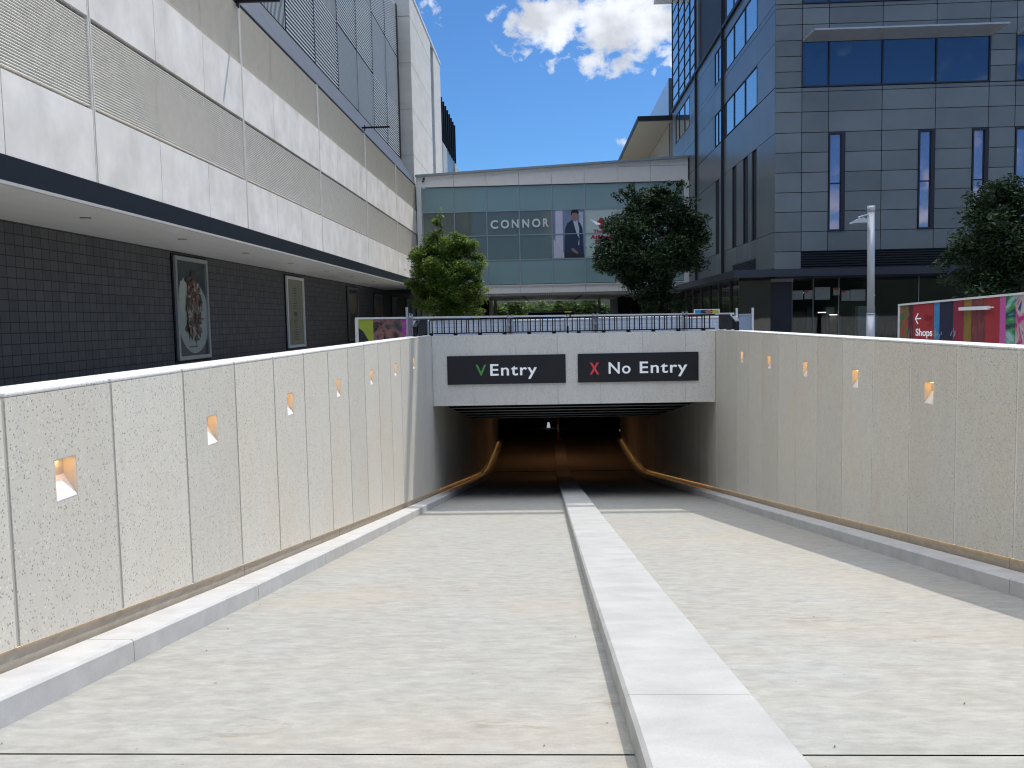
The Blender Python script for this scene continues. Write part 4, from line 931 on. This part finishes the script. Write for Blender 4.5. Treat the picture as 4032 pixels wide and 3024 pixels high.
# side face
def side_panels(ys_, zs_, holes, m=CLADS):
    mb = MB(); g_ = .012
    for a, b in zip(ys_, ys_[1:]):
        for c, d in zip(zs_, zs_[1:]):
            my, mz = (a + b) / 2, (c + d) / 2
            if any(h[0] < my < h[1] and h[2] < mz < h[3] for h in holes): continue
            mb.box(XS, XS + .06, a + g_, b - g_, c + g_, d - g_)
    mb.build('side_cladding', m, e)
SW = [(40.65, 47.9), (48.4, 50.45), (59.1, 65.2)]
Ys = [YC, 40.65, 47.9, 48.12]; 
ws = [(11.38, 13.24), (14.88, 16.72)]
hol = [(40.65, 47.9, a, b) for a, b in ws] + [(48.4, 50.45, a, b) for a, b in ws] + [(59.1, 65.2, 14.6, 16.68)]
slots = [(40.78, 41.63), (42.5, 43.45), (44.97, 45.91), (49.4, 50.3)]
hs = [(a, b, 5.18, 9.40) for a, b in slots]
yl = sorted([YC, 56.4, 66.8, 48.12] + [y for s in slots for y in s])
side_panels(yl, [3.6, 5.18, 9.42], hs)
side_panels([YC, 48.12, 56.4, 66.8], [9.42, 11.35], [])
yl = sorted([YC, 40.65, 47.9, 48.4, 50.45, 56.4, 59.1, 65.2, 66.8])
side_panels(yl, [11.37, 13.24, 14.6, 14.88, 16.68, 17.3], hol)
mb = MB()
for y in (48.12, 56.4): mb.box(XS - .13, XS + .1, y - .07, y + .07, 3.6, 40)
mb.build('vertical_fin', GAP, e)
mb = MB(); mb.box(XS - .12, XS + .1, 43.2, 66.8, 17.32, 17.5); mb.build('ledge', FASC, e)
for (a, b, c, d) in hol:
    ms = [a, b] + ([43.05, 45.5] if b < 48 else [49.55] if b < 51 else [61.2, 63.6]); ms.sort(); f = MB()
    for y in ms: f.box(XS - .012, XS + .1, y - .03, y + .03, c, d)
    for p, q in zip(ms, ms[1:]): f.box(XS - .01, XS + .1, p + .031, q - .031, c, c + .05); f.box(XS - .01, XS + .1, p + .031, q - .031, d - .05, d)
    wf = f.build('side_window', GAP, e); p = MB(); p.box(XS + .03, XS + .05, a, b, c, d); p.build('pane', WINS, wf)
for (a, b, c, d) in hs:
    p = MB(); p.box(XS + .08, XS + .1, a, b, c, d); p.box(XS - .02, XS + .08, a - .03, a + .01, c, d); p.build('slot_window', GAP, e)
gv = MB(); gv.box(XS - .004, XS + .05, 40.9, 45.8, 3.74, 4.29)
for i in range(6): z = 3.76 + i * .09; gv.hexa([(XS - .05, 40.9, z), (XS - .006, 40.9, z + .05), (XS - .006, 45.8, z + .05), (XS - .05, 45.8, z), (XS - .05, 40.9, z + .012), (XS - .006, 40.9, z + .062), (XS - .006, 45.8, z + .062), (XS - .05, 45.8, z + .012)])
gv.build('vent_grille', FASC, e)
# above the ledge: cladding near the corner, glass, ribs, curtain wall
side_panels([YC, 43.2], [17.3, 19.2, 21, 23, 26, 30, 34, 37, 40], [])
side_panels([43.2, 48.0], [20.6, 22.5, 24, 27, 30, 34, 37, 40], [])
p = MB(); p.box(XS + .03, XS + .05, 43.2, 48.0, 17.52, 20.58); p.build('side_window', WINS, e)
f = MB()
for y in (43.3, 45.6, 47.95): f.box(XS - .01, XS + .02, y - .03, y + .03, 17.52, 20.6)
f.build('window_mullion', GAP, e)
mb = MB(); y = 48.3
mb.box(XS + .3, XS + .4, 48.2, 56.3, 17.52, 40)
while y < 55.2: mb.box(XS + .14, XS + .3, y, y + .5, 17.52, 40); y += .9
mb.build('ribbed_wall', plain('grey ribbed metal', (.24, .25, .26), .45, .3), e)
mb = MB(); mb.box(XS - .02, XS + .3, 55.6, 56.4, 17.52, 25.6); mb.build('corner_column', GREYB, e)
cy = [56.5, 58.96, 61.2, 63.8, 66.8]; cz = [17.52] + [18.2 + .93 * i for i in range(9)]
mb = MB()
for a, b in zip(cy, cy[1:]):
    for c, d in zip(cz, cz[1:]): mb.box(XS + .02, XS + .05, a + .02, b - .02, c + .02, d - .02)
mb.build('curtain_glass', WINS, e)
mb = MB()
for y in cy: mb.box(XS - .03, XS + .1, y - .03, y + .03, 17.5, 25.6)
for z in cz:
    for c, d in zip(cy, cy[1:]): mb.box(XS - .02, XS + .1, c + .031, d - .031, z - .018, z + .018)
mb.build('curtain_mullion', GAP, e)
mb = MB(); mb.box(8.72, 20, 56.5, 67.2, 25.66, 26.0); mb.build('roof_slab', OFFW, e)
# canopy and ground floor
mb = MB(); mb.box(8.1, 60, 36.6, 36.8, 3.2, 3.52); mb.box(8.1, 8.3, 36.81, 59, 3.2, 3.52); mb.build('canopy_fascia', plain('canopy fascia metal', (.026, .032, .045), .45, .1), e)
mb = MB(); mb.box(8.31, 60, 36.81, 58.9, 3.3, 3.5); mb.build('canopy_soffit', plain('canopy soffit', (.10, .09, .085), .4), e)
mb = MB()
for a, b in ((11.27, 12.25), (12.27, 13.41), (13.43, 14.7), (14.72, 17), (17.02, 20), (20.02, 24), (24.02, 30)): mb.box(a, b, 39.2, 39.23, .05, 3.29)
mb.build('shop_window', CLEARG, e)
k = NT('reflective lobby glass'); 
mb = MB(); mb.box(8.75, 10.15, 38.5, 38.53, .05, 3.29); mb.build('lobby_window', glass('lobby glass', (.015, .016, .016), .10, rcol=(.8, .75, .7)), e)
mb = MB(); mb.bev(10.17, 11.19, 38.8, 39.2, .0, 3.05, .01); mb.build('blade_wall', plain('navy blade wall', (.010, .014, .03), .4), e)
mb = MB(); mb.box(10.1, 11.25, 38.78, 39.21, 3.052, 3.29); mb.box(11.19, 11.25, 38.9, 39.1, 0, 3.05); mb.build('blade_trim', plain('grey trim', (.20, .20, .21), .45), e)
mb = MB()
for x in (12.26, 13.42, 14.71, 17.01, 20.01, 24.01): mb.box(x - .012, x + .012, 39.16, 39.195, .05, 3.29)
mb.build('window_mullion', MULL, e)
mb = MB()
for a, b, c, d in ((11.29, 11.81, 2.25, 2.66), (11.88, 12.24, 2.26, 2.66), (12.34, 13.03, 2.22, 2.79), (13.17, 13.47, 2.41, 2.75), (13.55, 13.92, 2.15, 2.61), (13.95, 14.62, 2.14, 2.65)): mb.box(a, b, 39.185, 39.192, c, d)
mb.build('window_notice', plain('paper notice', (.30, .32, .31), .6, var=.15), e)
mb = MB()
for a, b, c, d in ((11.9, 12.05, 2.55, 2.64), (13.2, 13.44, 2.64, 2.74), (13.57, 13.72, 2.52, 2.60)): mb.box(a, b, 39.178, 39.183, c, d)
mb.build('notice_heading', plain('red heading', (.45, .06, .04), .6), e)
# lobby side along the plaza (dark glass with posts)
mb = MB(); y = 40
while y < 58: mb.box(9.3, 9.32, y, y + 1.3, .05, 3.29); y += 1.34
mb.build('lobby_side_glass', SHOPG, e)
mb = MB(); y = 39.98
while y < 58: mb.box(9.22, 9.36, y - .05, y + .05, 0, 3.29); y += 2.68
mb.build('lobby_post', plain('brown grey post', (.12, .105, .10), .5), e)
mb = MB(); mb.box(XS + .2, 60, 43.6, 66, 0, 3.2); mb.box(30.05, 60, 39.2, 43.5, 0, 3.2); mb.box(XS + .2, 11.15, 39.3, 43.5, 0, 3.2); mb.build('shop_core', plain('dark shop interior', (.05, .05, .052), .8, var=.4, scale=.6), e)
fm = [plain('shelf grey', (.20, .21, .21), .6), plain('desk brown', (.16, .11, .07), .6), plain('dark cabinet', (.04, .045, .05), .5), plain('pale box', (.45, .46, .44), .6)]
rf = random.Random(3)
for i in range(26):
    x = 11.4 + rf.random() * 9; y = 39.7 + rf.random() * 3; wd = rf.uniform(.25, .7); hh = rf.choice((.75, 1.1, 1.5, 1.9)); kk = rf.randrange(4)
    mb = MB(); mb.bev(x, x + wd, y, y + .4, .06 + i * .0005, hh, .015); mb.build('shop_furniture', fm[kk], e)
for x, y, z in ((12.9, 40.4, 1.62), (13.6, 40.9, 1.5), (15.4, 41, 2.4), (12.2, 41.5, 2.6)):
    mb = MB(); mb.box(x, x + .35, y, y + .08, z, z + .035); mb.build('shop_lamp', FARL2, e)

# building behind on the right: roof overhang, pale wall and screen
e = empty('rear_building', (12, 84, 0), 'rear building with a flat overhanging roof, beige soffit and pale rooftop screen beyond the bridge', 'building')
mb = MB(); mb.box(10.35, 40, 70.0, 100, 0, 17.25); mb.build('wall', plain('beige rear wall', (.42, .37, .29), .7, var=.05), e)
mb = MB(); mb.box(7.75, 40, 69.4, 100, 17.30, 17.36); mb.build('soffit', BEIGE, e)
mb = MB(); mb.box(7.65, 40, 69.2, 100.2, 17.362, 17.72); mb.build('roof', FASC, e)
mb = MB(); mb.box(10.3, 10.42, 70.4, 82.5, 17.73, 20.9); mb.build('roof_screen', PALE, e)
mb = MB(); mb.box(10.28, 10.85, 70.2, 70.4, 14.0, 20.9); mb.build('screen_pier', GREYB, e)

hb = MB(); rr = random.Random(5); pts = []
for i in range(61):
    x = -420 + i * 14; pts.append((x, 26 + 14 * math.exp(-((x + 60) / 130) ** 2) + 9 * math.exp(-((x - 180) / 90) ** 2) + rr.uniform(-.8, .8)))
for (xa, za), (xb, zb2) in zip(pts, pts[1:]):
    hb.quad((xa, -330, -1), (xb, -330, -1), (xb, -430, zb2), (xa, -430, za)); hb.quad((xa, -430, za), (xb, -430, zb2), (xb, -560, -1), (xa, -560, -1))
hb.build('wooded_hill', plain('wooded hillside', (.016, .024, .012), .9, var=.5, scale=.12), kind='structure')

# ---------------------------------------------------------------- things under the bridge
e = empty('shop_block', (-7.2, 74, 0), 'low brown shopfront block under the left end of the bridge', 'shop')
mb = MB(); mb.box(-9.0, -5.0, 74, 79, 0, 3.28); mb.build('wall', plain('brown shop wall', (.09, .07, .06), .7, var=.3), e)
mb = MB()
for i in range(4): mb.box(-8.8 + i * .95, -8.0 + i * .95, 73.96, 73.99, .1, 2.3)
mb.build('window', SHOPG, e)
e9 = empty('shop_block', (8, 74, 0), 'dark low shopfront block under the right end of the bridge', 'shop')
mb = MB(); mb.box(6.0, 10.2, 70.5, 79, 0, 3.28); mb.build('wall', plain('dark shop wall', (.03, .03, .035), .7, var=.3), e9)
for i in range(4): mb = MB(); mb.box(6.2 + i * .98, 7.05 + i * .98, 70.46, 70.49, .1, 2.4); mb.build('window', SHOPG, e9)
mb = MB(); mb.bev(-6.3, -4.95, 70, 70.12, 2.22, 2.58, .01); mb.build('red_hanging_sign', RED, label='blank red hanging sign under the left end of the bridge', cat='sign')
for x, y, lab in ((-4.3, 72, 'white steel column under the left part of the bridge'), (4.55, 72, 'white steel column under the right part of the bridge')):
    e2 = empty('bridge_column', (x, y, 0), lab, 'column', 'white columns under the bridge')
    mb = MB(); mb.tube((x, y, .1), (x, y, 3.29), .12, 14); mb.build('shaft', OFFW, e2); mb = MB(); mb.box(x - .2, x + .2, y - .2, y + .2, 0, .1); mb.build('base_plate', GALV, e2)
e2 = empty('dark_counter', (-3, 66, 0), 'low black kiosk counter behind the mural hoarding', 'kiosk'); mb = MB(); mb.bev(-3.9, -2.4, 60.5, 61.5, 0, 1.78, .03); mb.build('body', BLACK, e2); mb = MB(); mb.box(-4.0, -2.3, 60.4, 61.6, 1.782, 1.86); mb.build('counter_top', GREYB, e2)
e2 = empty('dark_kiosk', (1, 66, 0), 'long dark kiosk under the bridge behind the crossing post', 'kiosk'); mb = MB(); mb.bev(-1.4, 2.2, 66, 67.5, 0, 2.1, .05); mb.build('body', BLACK, e2); mb = MB(); mb.box(-1.5, 2.3, 65.9, 67.6, 2.102, 2.2); mb.build('roof', GREYB, e2)

# ---------------------------------------------------------------- trees
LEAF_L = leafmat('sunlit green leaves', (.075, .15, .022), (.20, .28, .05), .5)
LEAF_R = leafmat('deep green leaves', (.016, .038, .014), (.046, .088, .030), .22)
LEAF_B = leafmat('plaza tree leaves', (.06, .12, .03), (.14, .22, .05), .45)
def branch(mb, a, b, r0, r1): mb.tube(a, b, r0, 7, r1)
def tree(name, base, blobs, trunk_h, label, leafm, n, leaf, seed, group=None, trunk_r=.14, stray=.06):
    rr = random.Random(seed); base = Vector(base); e = empty(name, base, label, 'tree', group)
    mb = MB(); top = base + Vector((rr.uniform(-.1, .1), 0, trunk_h)); branch(mb, base, top, trunk_r, trunk_r * .75)
    for (c, rad) in blobs:
        c = Vector(c); mid = top.lerp(c, .55) + Vector((rr.uniform(-.2, .2), rr.uniform(-.2, .2), rr.uniform(0, .25)))
        branch(mb, top, mid, trunk_r * .5, trunk_r * .3); branch(mb, mid, c, trunk_r * .3, trunk_r * .12)
        for _ in range(3): branch(mb, c.lerp(mid, .3), c + Vector((rr.gauss(0, 1), rr.gauss(0, 1), rr.gauss(0, .7))) * max(rad) * .6, trunk_r * .13, trunk_r * .05)
    mb.build('trunk', BARK, e)
    lf = MB(); tot = sum(r[0] * r[1] * r[2] for _, r in blobs)
    for c, rad in blobs:
        c = Vector(c); k_ = int(n * rad[0] * rad[1] * rad[2] / tot); nc = max(8, int(13 * (rad[0] * rad[2]) ** .8 + 8))
        cl = []
        for _ in range(nc):
            d = Vector((rr.gauss(0, 1), rr.gauss(0, 1), rr.gauss(0, 1))).normalized(); q = rr.uniform(.45, 1.0)
            cl.append((c + Vector((d.x * rad[0], d.y * rad[1], d.z * rad[2])) * q, rr.uniform(.30, .46) * (rad[0] + rad[2]) / 2, rr.uniform(-.25, .25)))
        for _ in range(k_):
            cc, cr, ct = rr.choice(cl)
            d = Vector((rr.gauss(0, 1), rr.gauss(0, 1), rr.gauss(0, 1))).normalized() * rr.random() ** .4; d.z *= .7; p = cc + d * cr
            if rr.random() < stray: p = p + d * cr * .3
            s_ = leaf * rr.uniform(.6, 1.35)
            u = Vector((rr.gauss(0, 1), rr.gauss(0, 1), rr.gauss(0, .5))).normalized(); v = u.cross(Vector((rr.gauss(0, .6), rr.gauss(0, .6), 1))).normalized()
            lf.add([p - u * s_, p - u * s_ * .1 + v * s_ * .42, p + u * s_, p - u * s_ * .1 - v * s_ * .42], [(0, 1, 2, 3)], 0, min(1, max(0, .5 + ct + rr.gauss(0, .22))))
    lf.build('crown', leafm, e)
    return e
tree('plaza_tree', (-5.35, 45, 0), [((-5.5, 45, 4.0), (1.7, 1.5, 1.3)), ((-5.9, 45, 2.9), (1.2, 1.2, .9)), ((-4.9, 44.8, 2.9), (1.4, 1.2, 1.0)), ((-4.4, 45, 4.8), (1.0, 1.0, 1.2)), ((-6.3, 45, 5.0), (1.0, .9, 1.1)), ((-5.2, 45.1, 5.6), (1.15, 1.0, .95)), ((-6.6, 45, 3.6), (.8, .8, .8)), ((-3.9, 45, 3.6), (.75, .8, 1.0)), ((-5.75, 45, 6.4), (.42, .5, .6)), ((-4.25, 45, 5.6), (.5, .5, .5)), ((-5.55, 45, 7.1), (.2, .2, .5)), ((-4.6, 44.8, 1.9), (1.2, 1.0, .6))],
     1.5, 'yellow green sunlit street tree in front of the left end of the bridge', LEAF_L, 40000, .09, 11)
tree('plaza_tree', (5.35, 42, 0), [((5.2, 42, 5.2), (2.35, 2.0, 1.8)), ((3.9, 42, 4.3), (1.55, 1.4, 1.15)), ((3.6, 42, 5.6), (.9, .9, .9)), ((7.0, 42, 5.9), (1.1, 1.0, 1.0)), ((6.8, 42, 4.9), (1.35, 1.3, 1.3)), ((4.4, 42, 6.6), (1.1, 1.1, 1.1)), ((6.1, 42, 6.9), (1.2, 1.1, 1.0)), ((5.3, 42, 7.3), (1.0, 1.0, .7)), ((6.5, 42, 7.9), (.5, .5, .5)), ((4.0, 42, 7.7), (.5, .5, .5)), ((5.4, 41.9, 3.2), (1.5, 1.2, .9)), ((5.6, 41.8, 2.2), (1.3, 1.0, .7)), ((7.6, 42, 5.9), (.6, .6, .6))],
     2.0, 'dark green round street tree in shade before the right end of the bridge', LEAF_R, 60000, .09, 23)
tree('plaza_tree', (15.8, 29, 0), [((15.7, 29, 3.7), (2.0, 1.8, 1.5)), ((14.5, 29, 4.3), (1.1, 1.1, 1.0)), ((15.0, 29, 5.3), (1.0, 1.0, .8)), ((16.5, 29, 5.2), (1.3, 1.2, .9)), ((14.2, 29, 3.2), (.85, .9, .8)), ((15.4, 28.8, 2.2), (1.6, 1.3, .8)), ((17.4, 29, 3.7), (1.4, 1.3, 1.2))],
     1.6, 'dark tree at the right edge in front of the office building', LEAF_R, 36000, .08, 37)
for i, (x, y, h, lab) in enumerate(((-3.2, 92, 4.6, 'green tree seen under the bridge beside the left white column'), (-.6, 96, 5.0, 'green tree seen under the middle of the bridge left of the crossing post'), (2.2, 94, 4.8, 'green tree seen under the bridge right of the crossing post'), (5.2, 97, 5.2, 'green tree seen under the bridge beside the right white column'), (-6.2, 90, 4.4, 'green tree seen under the bridge left of the red hanging sign'))):
    tree('background_tree', (x, y, 0), [((x, y, h * .55), (1.7, 1.5, 1.5)), ((x - .9, y, h * .45), (1.1, 1, 1.0)), ((x + 1, y, h * .45), (1.1, 1, 1.1)), ((x, y - .4, 1.3), (1.6, 1.2, .8))], 1.2, lab, LEAF_B, 3500, .2, 50 + i, 'trees beyond the bridge')
e2 = empty('far_facade', (0, 118, 0), 'grey building beyond the trees seen under the bridge', 'building'); mb = MB(); mb.box(-30, 30, 118, 122, 0, 9); mb.build('wall', plain('far wall', (.10, .11, .10), .8, var=.3), e2)
for i in range(14): mb = MB(); mb.box(-28 + i * 4, -26 + i * 4, 117.95, 117.98, 1, 3); mb.build('window', SHOPG, e2)
